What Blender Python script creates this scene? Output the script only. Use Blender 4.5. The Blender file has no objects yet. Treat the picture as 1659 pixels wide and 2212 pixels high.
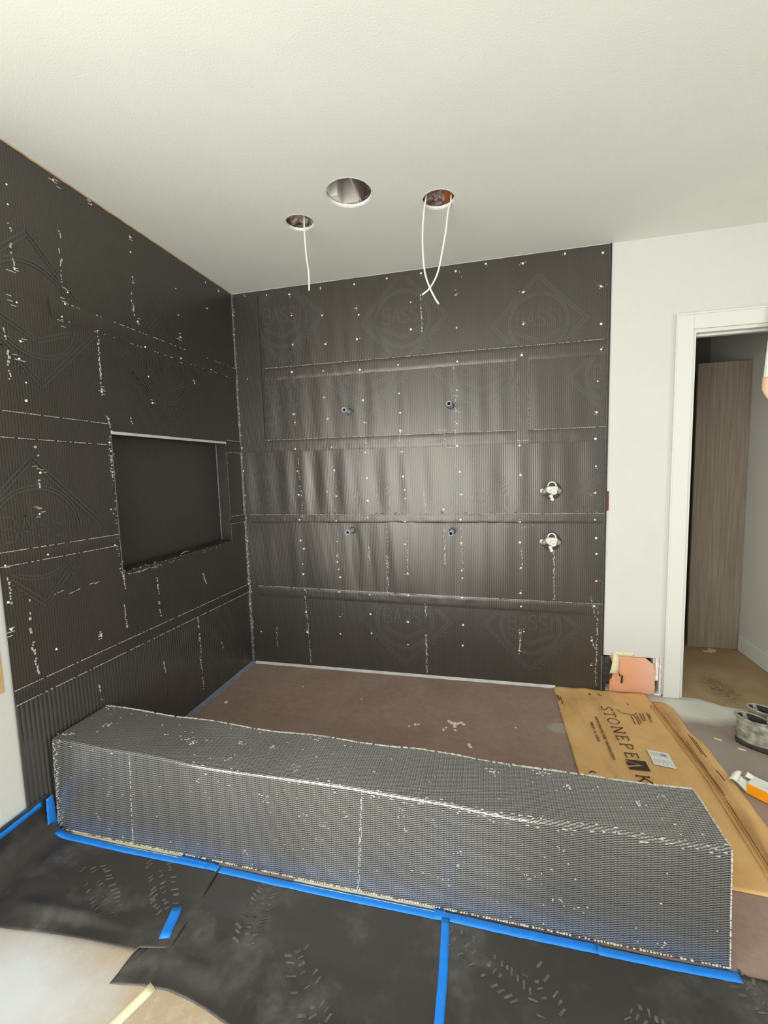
import bpy, bmesh, math, random
import numpy as np
from mathutils import Matrix, Vector, noise

S = bpy.context.scene
COL = S.collection
random.seed(7)
PI = math.pi

# ------------------------------------------------------------------ camera
cam_data = bpy.data.cameras.new('camera')
cam = bpy.data.objects.new('camera', cam_data)
COL.objects.link(cam)
cam_data.sensor_fit = 'HORIZONTAL'
cam_data.sensor_width = 36.0
cam_data.lens = 941.0887 * 36.0 / 1659.0
cam_data.clip_start = 0.02
cam.matrix_world = Matrix((
    (0.97265570, 0.00476623, 0.23220289, 1.78455814),
    (0.23053359, 0.10157551, -0.96774825, -2.93075218),
    (-0.02819864, 0.99481641, 0.09769923, 1.46381682),
    (0, 0, 0, 1)))
S.camera = cam

# ------------------------------------------------------------------ sky, daylight at the glass door, two added fill lamps, exposure
world = bpy.data.worlds.new('sky')
S.world = world
world.use_nodes = True
wn = world.node_tree.nodes
wn['Background'].inputs[0].default_value = (0.80, 0.90, 1.0, 1)
wn['Background'].inputs[1].default_value = 1.0

def area(name, loc, rot, sx, sy, power, color):
    l = bpy.data.lights.new(name, 'AREA')
    l.shape = 'RECTANGLE'
    l.size, l.size_y, l.energy, l.color = sx, sy, power, color
    o = bpy.data.objects.new(name, l)
    o.location, o.rotation_euler = loc, rot
    COL.objects.link(o)
    return o

# daylight through the glass door in the wall behind the camera, at its left end
area('daylight_rear', (0.95, -4.54, 1.15), (PI/2, 0, 0), 1.7, 2.1, 106, (1.0, 1.0, 0.965))
# added fill lamp in the left wall, out of the frame, brightens the curb
area('fill_left', (-0.06, -3.45, 1.55), (0, -PI/2, 0), 1.3, 1.3, 42, (1.0, 0.97, 0.94))
# added fill lamp in the far right wall, evens out the ceiling brightness
area('fill_right', (5.46, -3.0, 1.40), (0, PI/2, 0), 1.8, 2.2, 42, (0.99, 1.0, 0.97))

vs = S.view_settings
vs.view_transform = 'Standard'
vs.look = 'None'
vs.gamma = 1.0
vs.use_curve_mapping = False
vs.exposure = 0.20

# ------------------------------------------------------------------ material helpers
def srgb(r, g, b):
    f = lambda c: (c/255/12.92) if c <= 10 else ((c/255+0.055)/1.055)**2.4
    return (f(r), f(g), f(b), 1.0)

class NT:
    """small helper that wires shader nodes"""
    def __init__(self, name, rough=0.6, color=(0.5, 0.5, 0.5, 1), spec=0.4):
        self.m = bpy.data.materials.new(name)
        self.m.use_nodes = True
        self.t = self.m.node_tree
        self.b = self.t.nodes['Principled BSDF']
        self.b.inputs['Roughness'].default_value = rough
        self.b.inputs['Base Color'].default_value = color
        self.b.inputs['Specular IOR Level'].default_value = spec
    def n(self, typ, **kw):
        nd = self.t.nodes.new(typ)
        for k, v in kw.items():
            setattr(nd, k, v)
        return nd
    def l(self, a, b):
        self.t.links.new(a, b)
    def val(self, sock, v):
        if hasattr(v, 'is_output'):
            self.l(v, sock)
        else:
            sock.default_value = v
    def math(self, op, a, b=0.0, c=None, clamp=False):
        nd = self.n('ShaderNodeMath', operation=op, use_clamp=clamp)
        self.val(nd.inputs[0], a)
        self.val(nd.inputs[1], b)
        if c is not None:
            self.val(nd.inputs[2], c)
        return nd.outputs[0]
    def coord(self):
        if not hasattr(self, '_c'):
            self._c = self.n('ShaderNodeTexCoord').outputs['Object']
        return self._c
    def xyz(self):
        if not hasattr(self, '_x'):
            s = self.n('ShaderNodeSeparateXYZ')
            self.l(self.coord(), s.inputs[0])
            self._x = s.outputs
        return self._x
    def noise(self, scale, detail=3, rough=0.55, stretch=None):
        nd = self.n('ShaderNodeTexNoise')
        nd.inputs['Scale'].default_value = scale
        nd.inputs['Detail'].default_value = detail
        nd.inputs['Roughness'].default_value = rough
        if stretch:
            mp = self.n('ShaderNodeMapping')
            mp.inputs['Scale'].default_value = stretch
            self.l(self.coord(), mp.inputs[0])
            self.l(mp.outputs[0], nd.inputs[0])
        else:
            self.l(self.coord(), nd.inputs[0])
        return nd.outputs['Fac']
    def ramp(self, fac, lo, hi):
        nd = self.n('ShaderNodeMapRange')
        nd.inputs[1].default_value, nd.inputs[2].default_value = lo, hi
        self.l(fac, nd.inputs[0])
        return nd.outputs[0]
    def mix(self, fac, a, b):
        nd = self.n('ShaderNodeMix', data_type='RGBA')
        self.val(nd.inputs[0], fac)
        self.val(nd.inputs[6], a)
        self.val(nd.inputs[7], b)
        return nd.outputs[2]
    def color(self, sock):
        self.l(sock, self.b.inputs['Base Color'])
    def bump(self, h, dist, strength=1.0):
        nd = self.n('ShaderNodeBump')
        nd.inputs['Distance'].default_value = dist
        nd.inputs['Strength'].default_value = strength
        self.l(h, nd.inputs['Height'])
        self.l(nd.outputs[0], self.b.inputs['Normal'])

PU, PV = 0.0180, 0.0076            # pitch of the woven dimples on the membrane
def weave(t, u, v):
    cu = t.math('MULTIPLY', u, 1/0.0115)
    fl = t.math('FLOOR', cu)
    ridge = t.math('ABSOLUTE', t.math('SINE', t.math('MULTIPLY', cu, PI)))
    ph = t.math('MULTIPLY', t.math('MODULO', fl, 2.0), PI)
    w = t.math('COSINE', t.math('ADD', t.math('MULTIPLY', v, 2*PI/PV), ph))
    return t.math('MULTIPLY', ridge, t.math('ADD', t.math('MULTIPLY', w, 0.10), 0.90))

def membrane_mat(name, axis):
    t = NT(name, rough=0.34, spec=0.85)
    t.b.inputs['Specular Tint'].default_value = (1.0, 0.93, 0.84, 1)
    x, y, z = t.xyz()
    h = weave(t, {'x': x, 'y': y}[axis], z)
    big = t.ramp(t.noise(2.6, 3), 0.3, 0.7)
    base = t.mix(big, (0.021, 0.018, 0.0145, 1), (0.029, 0.025, 0.021, 1))
    t.color(t.mix(t.math('MULTIPLY', h, 0.35), base, (0.10, 0.095, 0.085, 1)))
    t.bump(h, 0.0010, 0.42)
    return t.m

def plain(name, color, rough=0.6, spec=0.4, var=0.0, scale=8, bump=0.0, bscale=60):
    t = NT(name, rough, color, spec)
    if var:
        d = tuple(c*(1-var) for c in color[:3]) + (1,)
        u = tuple(min(1, c*(1+var)) for c in color[:3]) + (1,)
        t.color(t.mix(t.ramp(t.noise(scale, 4), 0.3, 0.7), d, u))
    if bump:
        t.bump(t.noise(bscale, 4), bump)
    return t.m

M = {}
M['membrane_back'] = membrane_mat('membrane_back', 'x')
M['membrane_left'] = membrane_mat('membrane_left', 'y')
M['membrane_ribs'] = plain('membrane_ribs', (0.115, 0.11, 0.10, 1), 0.24, 1.0, 0.06, 9)
M['membrane_ribs'].node_tree.nodes['Principled BSDF'].inputs['Metallic'].default_value = 0.6
M['membrane_plain'] = plain('membrane_plain', (0.022, 0.021, 0.019, 1), 0.42, 0.5, 0.2, 20, 0.0015, 120)
M['emboss'] = plain('emboss', (0.058, 0.053, 0.045, 1), 0.38, 0.8)
M['thread'] = plain('thread', (0.52, 0.51, 0.47, 1), 0.5)
M['edge_thread'] = plain('edge_thread', (0.44, 0.42, 0.375, 1), 0.45)
M['screw'] = plain('screw', (0.78, 0.76, 0.68, 1), 0.35)
M['white_wall'] = plain('white_wall', (0.61, 0.612, 0.572, 1), 0.62, 0.3, 0.015, 3, 0.0006, 220)
M['ceiling'] = plain('ceiling_paint', (0.79, 0.81, 0.75, 1), 0.75, 0.25, 0.02, 2.5, 0.0005, 150)
M['trim'] = plain('trim_paint', (0.68, 0.685, 0.64, 1), 0.35, 0.45)
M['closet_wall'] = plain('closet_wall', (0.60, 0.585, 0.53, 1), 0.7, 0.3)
M['closet_shade'] = plain('closet_shade', (0.17, 0.155, 0.125, 1), 0.7, 0.3)  # back wall of the closet, its deep shade put into the colour
M['plaster'] = plain('plaster', (0.82, 0.79, 0.74, 1), 0.9, 0.2, 0.2, 40, 0.002, 60)
M['blue_tape'] = plain('blue_tape', srgb(22, 118, 208), 0.5, 0.4, 0.10, 25, 0.0006, 90)
M['cream_tape'] = plain('cream_tape', srgb(222, 214, 178), 0.55, 0.4, 0.05, 20)
M['pvc'] = plain('pvc', srgb(170, 184, 200), 0.35, 0.5)
M['dark_hole'] = plain('dark_hole', (0.006, 0.006, 0.006, 1), 0.8)
M['valve_white'] = plain('valve_white', srgb(214, 212, 200), 0.4, 0.5, 0.12, 60)
M['valve_brass'] = plain('valve_grey', srgb(150, 148, 138), 0.35, 0.5, 0.25, 50)
M['wire'] = plain('wire', srgb(228, 228, 214), 0.4)
M['card_ink'] = plain('card_ink', srgb(62, 40, 30), 0.7)
M['card_ink_light'] = plain('card_ink_light', srgb(104, 76, 46), 0.7)
M['card_ink_square'] = plain('card_ink_square', srgb(50, 38, 44), 0.6)
M['label'] = plain('label', srgb(224, 226, 222), 0.4)
M['label_ink'] = plain('label_ink', srgb(150, 152, 152), 0.5)
M['orange'] = plain('orange', srgb(246, 156, 18), 0.45, 0.4, 0.06, 30)
M['carton_white'] = plain('carton_white', srgb(226, 228, 220), 0.5, 0.4, 0.04, 20)
M['boot'] = plain('boot', srgb(146, 144, 130), 0.9, 0.2, 0.55, 26, 0.012, 40)
M['boot_dark'] = plain('boot_dark', srgb(58, 56, 50), 0.9, 0.2, 0.4, 30)
M['yellow'] = plain('yellow', srgb(206, 188, 122), 0.7)
M['stud'] = plain('stud', srgb(196, 112, 58), 0.7, 0.3, 0.3, 14, 0.001, 60)
M['red_wood'] = plain('red_wood', srgb(116, 52, 40), 0.7, 0.3, 0.25, 30)
M['tan_patch'] = plain('tan_patch', srgb(196, 158, 110), 0.8, 0.2, 0.12, 30)
M['cloth'] = plain('cloth', srgb(222, 224, 216), 0.8, 0.2, 0.05, 20)
M['cloth_hem'] = plain('cloth_hem', srgb(226, 190, 160), 0.8, 0.2)
M['sealant'] = plain('sealant', srgb(196, 196, 192), 0.6, 0.3, 0.12, 14, 0.002, 50)
M['sealant_blue'] = plain('sealant_blue', srgb(118, 124, 140), 0.5, 0.4, 0.2, 16, 0.001, 50)
M['bead'] = plain('bead', (0.11, 0.10, 0.095, 1), 0.4, 0.4, 0.4, 60, 0.002, 90)
M['crumb'] = plain('crumb', srgb(222, 206, 192), 0.9, 0.2)
M['duct_grey'] = plain('duct_grey', srgb(190, 182, 172), 0.6, 0.3)

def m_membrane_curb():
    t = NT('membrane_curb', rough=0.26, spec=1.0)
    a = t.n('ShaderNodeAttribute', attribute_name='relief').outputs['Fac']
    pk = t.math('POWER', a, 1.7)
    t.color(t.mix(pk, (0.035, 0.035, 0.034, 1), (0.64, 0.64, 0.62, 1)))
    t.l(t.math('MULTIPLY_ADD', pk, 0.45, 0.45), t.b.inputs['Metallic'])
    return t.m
M['membrane_curb'] = m_membrane_curb()

def m_insulation():
    t = NT('insulation', 0.95, spec=0.1)
    n1 = t.noise(34, 5, 0.7)
    t.color(t.mix(t.ramp(n1, 0.38, 0.62), srgb(128, 98, 88), srgb(240, 224, 216)))
    t.bump(n1, 0.02)
    return t.m
M['insulation'] = m_insulation()

def m_paper():
    t = NT('floor_paper', 0.5, spec=0.5)
    dust = t.ramp(t.noise(4.5, 6, 0.62), 0.50, 0.80)
    fine = t.ramp(t.noise(38, 4, 0.6), 0.35, 0.75)
    f = t.math('MULTIPLY', dust, t.math('ADD', t.math('MULTIPLY', fine, 0.6), 0.3), clamp=True)
    t.color(t.mix(f, (0.032, 0.029, 0.026, 1), (0.15, 0.145, 0.135, 1)))
    t.l(t.math('ADD', t.math('MULTIPLY', dust, 0.25), 0.36), t.b.inputs['Roughness'])
    t.bump(t.noise(26, 4), 0.0015)
    return t.m
M['paper'] = m_paper()
M['tread'] = plain('tread', (0.095, 0.09, 0.082, 1), 0.9, 0.1, 0.4, 60)

def blob(t, cx, cy, rx, ry, soft, wob=0.5, nscale=7):
    """mask of a spill with a wobbly outline, in floor coordinates"""
    x, y, z = t.xyz()
    dx = t.math('MULTIPLY', t.math('SUBTRACT', x, cx), 1/rx)
    dy = t.math('MULTIPLY', t.math('SUBTRACT', y, cy), 1/ry)
    d = t.math('SQRT', t.math('ADD', t.math('MULTIPLY', dx, dx), t.math('MULTIPLY', dy, dy)))
    d = t.math('ADD', d, t.math('MULTIPLY', t.math('SUBTRACT', t.noise(nscale, 4), 0.5), wob*2))
    return t.ramp(d, 1.0+soft, 1.0-soft)

def m_floor():
    t = NT('floor_mortar', 0.62, spec=0.35)
    n1 = t.ramp(t.noise(3.2, 5, 0.6), 0.3, 0.7)
    n2 = t.ramp(t.noise(22, 5, 0.65), 0.35, 0.75)
    c = t.mix(n1, srgb(134, 111, 99), srgb(151, 129, 117))
    c = t.mix(t.math('MULTIPLY', n2, 0.35), c, srgb(178, 159, 146))
    c = t.mix(t.math('MULTIPLY', blob(t, 3.25, -0.48, 0.62, 0.50, 0.5), 0.75), c, srgb(154, 146, 136))
    c = t.mix(t.math('MULTIPLY', blob(t, 2.98, -0.13, 0.26, 0.13, 0.35, 0.35, 9), 0.95), c, srgb(214, 216, 206))
    c = t.mix(t.math('MULTIPLY', blob(t, 2.19, -0.475, 0.085, 0.05, 0.2, 0.4, 14), 0.85), c, srgb(166, 158, 150))
    c = t.mix(t.math('MULTIPLY', blob(t, 1.62, -0.33, 0.022, 0.13, 0.4, 0.4, 14), 0.4), c, srgb(150, 130, 122))
    t.color(c)
    t.bump(t.noise(9, 5, 0.6), 0.004)
    return t.m
M['floor'] = m_floor()

def m_board():
    t = NT('tan_board', 0.75, spec=0.25)
    c = t.mix(t.ramp(t.noise(3, 4), 0.3, 0.7), srgb(152, 136, 110), srgb(166, 149, 122))
    c = t.mix(blob(t, 0.40, -2.12, 0.30, 0.16, 0.6, 0.6, 6), c, srgb(184, 186, 188))
    c = t.mix(t.math('MULTIPLY', t.ramp(t.noise(30, 5, 0.7), 0.5, 0.8), 0.5), c, srgb(190, 186, 178))
    t.color(c)
    t.bump(t.noise(20, 4), 0.001)
    return t.m
M['board'] = m_board()

def m_card():
    t = NT('cardboard', 0.75, spec=0.25)
    n1 = t.ramp(t.noise(5, 4), 0.3, 0.7)
    c = t.mix(n1, srgb(200, 158, 102), srgb(218, 178, 122))
    c = t.mix(t.math('MULTIPLY', t.ramp(t.noise(9, 5, 0.7, (1, 0.25, 1)), 0.55, 0.75), 0.55), c, srgb(164, 120, 72))
    c = t.mix(t.math('MULTIPLY', t.ramp(t.noise(14, 5, 0.7), 0.58, 0.78), 0.45), c, srgb(222, 200, 164))
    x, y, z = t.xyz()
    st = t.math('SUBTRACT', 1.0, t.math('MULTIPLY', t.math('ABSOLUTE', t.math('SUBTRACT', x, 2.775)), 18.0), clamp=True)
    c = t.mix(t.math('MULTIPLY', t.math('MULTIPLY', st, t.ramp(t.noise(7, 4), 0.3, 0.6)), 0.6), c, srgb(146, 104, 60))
    t.color(c)
    t.bump(t.noise(60, 3, 0.5, (1, 0.1, 1)), 0.0006)
    return t.m
M['card'] = m_card()

def m_closet_floor():
    t = NT('brown_paper', 0.8, spec=0.2)
    c = t.mix(t.ramp(t.noise(4, 4), 0.3, 0.7), srgb(150, 126, 92), srgb(170, 148, 114))
    sc = t.math('MULTIPLY', blob(t, 3.225, 0.17, 0.075, 0.16, 0.4, 0.7, 12), t.ramp(t.noise(40, 4, 0.7), 0.42, 0.62))
    c = t.mix(t.math('MULTIPLY', sc, 0.8), c, srgb(86, 70, 54))
    t.color(c)
    return t.m
M['closet_floor'] = m_closet_floor()

def m_wood():
    t = NT('dark_wood', 0.5, spec=0.4)
    g = t.noise(26, 5, 0.6, (3.2, 3.2, 0.10))
    t.color(t.mix(t.ramp(g, 0.3, 0.7), srgb(120, 110, 96), srgb(150, 138, 122)))
    t.bump(g, 0.0008)
    return t.m
M['wood'] = m_wood()

def m_fabric():
    t = NT('orange_fleece', 0.8, spec=0.2)
    x, y, z = t.xyz()
    g = t.math('MULTIPLY', t.math('SINE', t.math('MULTIPLY', x, 2*PI/0.009)), t.math('SINE', t.math('MULTIPLY', z, 2*PI/0.009)))
    f = t.ramp(g, -1, 1)
    c = t.mix(f, srgb(226, 154, 116), srgb(246, 188, 152))
    right = t.ramp(x, 2.66, 2.80)
    c = t.mix(t.math('MULTIPLY', right, 0.5), c, srgb(244, 206, 188))
    t.color(c)
    t.bump(g, 0.0012)
    return t.m
M['fabric'] = m_fabric()

# ------------------------------------------------------------------ geometry helpers
class MB:
    """collects shapes that become ONE mesh"""
    def __init__(self):
        self.v, self.f = [], []
    def add(self, vs, fs):
        o = len(self.v)
        self.v += [tuple(p) for p in vs]
        self.f += [tuple(i+o for i in q) for q in fs]
        return self
    def box(self, x0, x1, y0, y1, z0, z1):
        vs = [(x, y, z) for z in (z0, z1) for y in (y0, y1) for x in (x0, x1)]
        return self.add(vs, [(0, 2, 3, 1), (4, 5, 7, 6), (0, 1, 5, 4), (2, 6, 7, 3), (0, 4, 6, 2), (1, 3, 7, 5)])
    def prism(self, pts, z0, z1):
        n = len(pts)
        vs = [(x, y, z0) for x, y in pts] + [(x, y, z1) for x, y in pts]
        fs = [tuple(range(n-1, -1, -1)), tuple(range(n, 2*n))] + [(i, (i+1) % n, n+(i+1) % n, n+i) for i in range(n)]
        return self.add(vs, fs)
    def grid(self, fn, nu, nv, flip=False):
        vs = [fn(i/(nu-1), j/(nv-1)) for j in range(nv) for i in range(nu)]
        fs = []
        for j in range(nv-1):
            for i in range(nu-1):
                q = (j*nu+i, j*nu+i+1, (j+1)*nu+i+1, (j+1)*nu+i)
                fs.append(q[::-1] if flip else q)
        return self.add(vs, fs)
    def tube(self, pts, r, seg=8, cap=True, r1=None):
        P = [Vector(p) for p in pts]
        n = len(P)
        vs, fs = [], []
        up = Vector((0.31, 0.2, 0.93))
        for k, p in enumerate(P):
            d = (P[min(k+1, n-1)] - P[max(k-1, 0)]).normalized()
            a = d.cross(up)
            if a.length < 1e-3:
                a = d.cross(Vector((1, 0, 0)))
            a.normalize()
            b = d.cross(a)
            rr = r if r1 is None else r + (r1-r)*k/(n-1)
            for s in range(seg):
                t = 2*PI*s/seg
                vs.append(p + a*math.cos(t)*rr + b*math.sin(t)*rr)
        for k in range(n-1):
            for s in range(seg):
                fs.append((k*seg+s, k*seg+(s+1) % seg, (k+1)*seg+(s+1) % seg, (k+1)*seg+s))
        if cap:
            fs += [tuple(range(seg-1, -1, -1)), tuple((n-1)*seg+s for s in range(seg))]
        return self.add(vs, fs)
    def build(self, name, mat, parent=None, smooth=False, bevel=0.0):
        me = bpy.data.meshes.new(name)
        me.from_pydata(self.v, [], self.f)
        me.validate()
        me.update()
        o = bpy.data.objects.new(name, me)
        COL.objects.link(o)
        me.materials.append(mat)
        if smooth:
            me.polygons.foreach_set('use_smooth', [True]*len(me.polygons))
        if bevel:
            bv = o.modifiers.new('bevel', 'BEVEL')
            bv.width, bv.segments, bv.limit_method = bevel, 2, 'ANGLE'
        if parent:
            o.parent = parent
        return o

def tag(o, label=None, cat=None, group=None, kind=None):
    if label: o['label'] = label
    if cat: o['category'] = cat
    if group: o['group'] = group
    if kind: o['kind'] = kind
    return o

def empty(name, loc=(0, 0, 0), rz=0.0):
    o = bpy.data.objects.new(name, None)
    o.location, o.rotation_euler = loc, (0, 0, rz)
    o.empty_display_size = 0.05
    COL.objects.link(o)
    return o

def copy_tree(o, parent=None):
    c = o.copy()
    COL.objects.link(c)
    c.parent = parent
    for ch in list(o.children):
        copy_tree(ch, c)
    return c

def nz(x, y=0.0, z=0.0):
    return noise.noise(Vector((x, y, z)))

def wall_cells(us, vs, holes):
    """cells of a wall that are left solid"""
    for i in range(len(us)-1):
        for j in range(len(vs)-1):
            cu, cv = (us[i]+us[i+1])/2, (vs[j]+vs[j+1])/2
            if not any(a < cu < b and c < cv < d for a, b, c, d in holes):
                yield us[i], us[i+1], vs[j], vs[j+1]

SCREWS_BACK=[(0.114,2.709),(0.281,2.703),(0.452,2.687),(0.683,2.701),(0.923,2.698),(1.146,2.707),(0.463,2.545),(0.686,2.523),(0.931,2.544),(0.947,2.499),(1.301,2.54),(1.594,2.553),(0.092,2.502),(1.299,2.37),(1.594,2.35),(0.461,2.35),(0.701,2.332),(0.929,2.342),(0.101,2.336),(1.596,2.14),(0.446,2.163),(0.68,2.152),(0.944,2.139),(1.209,2.15),(0.1,2.14),(1.591,1.961),(1.21,1.965),(0.958,1.936),(0.677,1.974),(0.103,1.954),(1.214,1.837),(0.445,1.872),(0.698,1.826),(0.963,1.785),(1.589,1.748),(0.45,1.811),(1.211,1.719),(0.014,1.65),(0.72,1.628),(0.444,1.626),(0.962,1.582),(1.22,1.577),(1.59,1.602),(0.012,1.48),(0.451,1.468),(0.731,1.465),(0.969,1.406),(1.224,1.41),(1.605,1.433),(1.232,1.319),(0.969,1.249),(1.237,1.261),(0.738,1.283),(0.452,1.297),(0.67,1.315),(1.613,1.283),(0.012,1.298),(1.372,2.711),(1.593,2.696),(1.779,2.716),(1.999,2.69),(2.239,2.713),(2.447,2.69),(2.001,2.521),(2.44,2.504),(2.002,2.331),(2.445,2.288),(1.993,2.146),(2.447,2.14),(1.993,1.995),(2.433,1.956),(2.43,1.771),(1.981,1.59),(2.425,1.612),(1.987,1.402),(2.431,1.445),(2.431,1.282),(1.496,1.184),(0.02,1.128),(0.452,1.115),(0.732,1.107),(0.966,1.131),(1.231,1.103),(1.606,1.115),(1.987,1.1),(2.431,1.114),(0.016,0.954),(0.45,0.962),(0.731,0.957),(1.228,0.944),(1.609,0.956),(1.985,0.965),(2.44,0.999),(0.473,0.901),(0.727,0.853),(0.728,0.81),(0.735,0.755),(0.744,0.697),(0.46,0.712),(0.458,0.788),(1.239,0.742),(1.61,0.768),(1.614,0.716),(1.992,0.798),(2.444,0.898),(2.447,0.726),(0.467,0.594),(0.733,0.589),(0.963,0.577),(1.241,0.585),(1.612,0.584),(1.99,0.629),(1.993,0.54),(2.435,0.563),(0.467,0.424),(0.732,0.404),(0.963,0.434),(1.234,0.391),(1.616,0.392),(0.469,0.27),(0.729,0.274),(0.967,0.294),(1.23,0.226),(1.612,0.246),(1.986,0.359),(2.012,0.369),(0.09,0.252),(0.001,0.282),(2.425,0.334),(2.424,0.17),(1.984,0.236)]
SCREWS_LEFT=[(-1.533,2.581),(-1.536,2.508),(-1.335,2.715),(-1.153,2.717),(-0.931,2.68),(-0.937,2.606),(-1.536,2.274),(-1.545,2.146),(-1.317,2.268),(-1.339,2.211),(-1.359,2.152),(-0.925,2.267),(-0.891,2.146),(-1.542,2.001),(-1.555,1.932),(-1.538,1.844),(-0.608,2.552),(-0.603,2.404),(-0.315,2.701),(-0.171,2.7),(-0.318,2.54),(-0.597,2.281),(-0.612,2.152),(-0.496,2.029),(-0.322,2.149),(-1.186,1.865),(-1.184,2.145),(-0.88,1.995),(-1.545,1.773),(-0.866,1.858),(-1.519,1.489),(-1.54,1.322),(-1.526,1.152),(-1.692,1.143),(-1.693,1.001),(-1.693,0.894),(-1.529,0.748),(-1.312,0.725),(-1.194,1.133),(-1.172,1.629)]
SCUFFS_BACK=[(1.202,1.613,1.215,1.721),(0.967,1.685,0.98,1.574),(1.585,1.926,1.584,1.823),(1.57,1.927,1.6,1.922),(1.566,1.824,1.602,1.819),(1.507,1.713,1.512,1.601),(1.49,1.601,1.536,1.594),(1.58,1.703,1.581,1.598),(1.477,1.708,1.522,1.709),(1.551,1.596,1.596,1.591),(1.364,1.311,1.374,1.154),(1.097,1.09,1.103,0.927),(1.091,0.861,1.093,0.578),(1.101,0.861,1.1,0.595),(1.24,0.913,1.243,0.733),(1.609,1.059,1.612,0.823),(1.498,1.059,1.5,0.805),(1.994,0.924,2.0,0.801),(1.996,0.379,1.984,0.25),(1.359,0.523,1.364,0.441),(1.358,0.307,1.359,0.037),(1.364,0.307,1.366,0.038),(0.965,0.925,0.965,0.825),(0.466,0.571,0.488,0.037),(0.219,0.309,0.221,0.145),(0.478,1.326,0.475,1.123),(0.461,1.559,0.467,1.326),(2.193,0.927,2.199,0.592),(2.457,0.528,2.455,0.035),(1.986,2.0,1.992,1.655),(1.609,2.713,1.626,2.655),(2.0,1.061,2.062,1.079),(1.212,1.106,1.245,1.122),(0.007,0.841,0.013,0.625),(0.009,0.751,0.028,0.554),(0.025,0.334,0.01,0.223),(1.367,2.573,1.372,2.34),(0.976,1.478,0.982,1.446),(1.99,0.315,1.984,0.218),(2.418,0.617,2.441,0.497),(2.427,0.358,2.445,0.283)]
SCUFFS_LEFT=[(-1.544,2.436,-1.533,2.413),(-1.541,2.367,-1.541,2.309),(-1.538,2.301,-1.53,2.279),(-1.334,2.521,-1.323,2.489),(-1.339,2.434,-1.335,2.399),(-1.339,2.397,-1.341,2.301),(-0.938,2.481,-0.931,2.439),(-0.95,2.397,-0.946,2.295),(-1.183,2.156,-1.181,2.125),(-1.181,2.104,-1.183,1.966),(-1.181,2.009,-1.187,1.858),(-1.527,1.705,-1.528,1.631),(-1.526,1.594,-1.524,1.548),(-1.54,1.51,-1.501,1.491),(-1.528,1.492,-1.526,1.435),(-1.548,1.352,-1.532,1.341),(-1.529,1.168,-1.512,1.145),(-1.168,1.753,-1.153,1.688),(-1.166,1.621,-1.169,1.442),(-1.196,1.309,-1.175,1.284),(-1.028,1.756,-1.016,1.722),(-1.157,0.98,-1.148,0.906),(-1.165,0.828,-1.158,0.705),(-0.934,0.899,-0.93,0.806),(-0.934,0.768,-0.925,0.686),(-1.51,0.976,-1.478,0.987),(-1.438,0.965,-1.397,0.971),(-1.341,0.977,-1.281,0.976),(-1.317,0.741,-1.309,0.716),(-1.599,2.05,-1.595,1.984),(-1.595,1.949,-1.596,1.846),(-1.548,0.618,-1.487,0.608),(-1.348,0.495,-1.34,0.423),(-0.619,0.566,-0.615,0.307),(-0.624,0.311,-0.611,0.09),(-0.936,0.422,-0.928,0.364),(-0.535,0.828,-0.519,0.763),(-1.683,1.09,-1.679,0.998),(-1.615,0.978,-1.619,0.904),(-1.623,0.867,-1.611,0.669),(-1.121,0.971,-0.913,0.967),(-0.721,1.0,-0.688,1.007),(-0.4,0.328,-0.38,0.27)]
LOGOS_BACK=[(1.757,2.074,0.187),(1.722,1.235,0.191),(2.051,0.407,0.189),(1.209,0.402,0.203),(2.089,2.334,0.176),(0.982,2.135,0.205),(0.918,1.237,0.213),(0.231,1.998,0.198),(0.185,1.227,0.215),(2.528,1.987,0.165),(2.549,1.227,0.169),(1.245,2.441,0.183),(0.388,2.529,0.191)]
LOGOS_LEFT=[(-0.742,2.058),(-1.474,2.142),(-1.55,1.248)]
WIRE_A=[(0.871,-0.7,2.765),(0.869,-0.7,2.686),(0.874,-0.7,2.572),(0.883,-0.7,2.49),(0.881,-0.7,2.403)]
WIRE_B=[(1.503,-0.7,2.773),(1.491,-0.7,2.702),(1.482,-0.7,2.608),(1.482,-0.7,2.501),(1.49,-0.7,2.414),(1.511,-0.7,2.346),(1.538,-0.7,2.289),(1.555,-0.7,2.261)]
WIRE_C=[(1.617,-0.66,2.752),(1.603,-0.66,2.706),(1.59,-0.66,2.612),(1.571,-0.66,2.518),(1.547,-0.66,2.423),(1.511,-0.66,2.361),(1.48,-0.66,2.336),(1.468,-0.66,2.329)]
PRINT_LINES=[[(2.5207,-0.238),(2.5336,-0.2573)],[(2.5324,-0.2683),(2.562,-0.2769),(2.597,-0.2774),(2.6211,-0.2552)],[(2.5801,-0.2875),(2.58,-0.3354),(2.5765,-0.3823)],[(2.5986,-0.2841),(2.6018,-0.3313),(2.5979,-0.3782)],[(2.6133,-0.2813),(2.6128,-0.3624)],[(2.6349,-0.2562),(2.6301,-0.3394)],[(2.6535,-0.2527),(2.6431,-0.3303)],[(2.6782,-0.241),(2.6699,-0.3418)],[(2.6846,-0.254),(2.6813,-0.2961)],[(2.2012,-0.1169),(2.205,-0.1857)],[(2.2082,-0.1239),(2.211,-0.1846)],[(2.2206,-0.1341),(2.2235,-0.2293)],[(2.3993,-0.0723),(2.4108,-0.0828)],[(2.4534,-0.0666),(2.4728,-0.0838)],[(2.5987,-0.1523),(2.6027,-0.1706)],[(2.2438,-0.8387),(2.2617,-0.8235),(2.2768,-0.8345)]]
H = 2.74
W = 2.485                    # right edge of the membrane on the back wall
DM = -1.710                  # front edge of the membrane on the left wall
NY0, NY1, NZ0, NZ1, ND = -1.156, -0.200, 0.990, 1.680, 0.072     # niche

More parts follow.
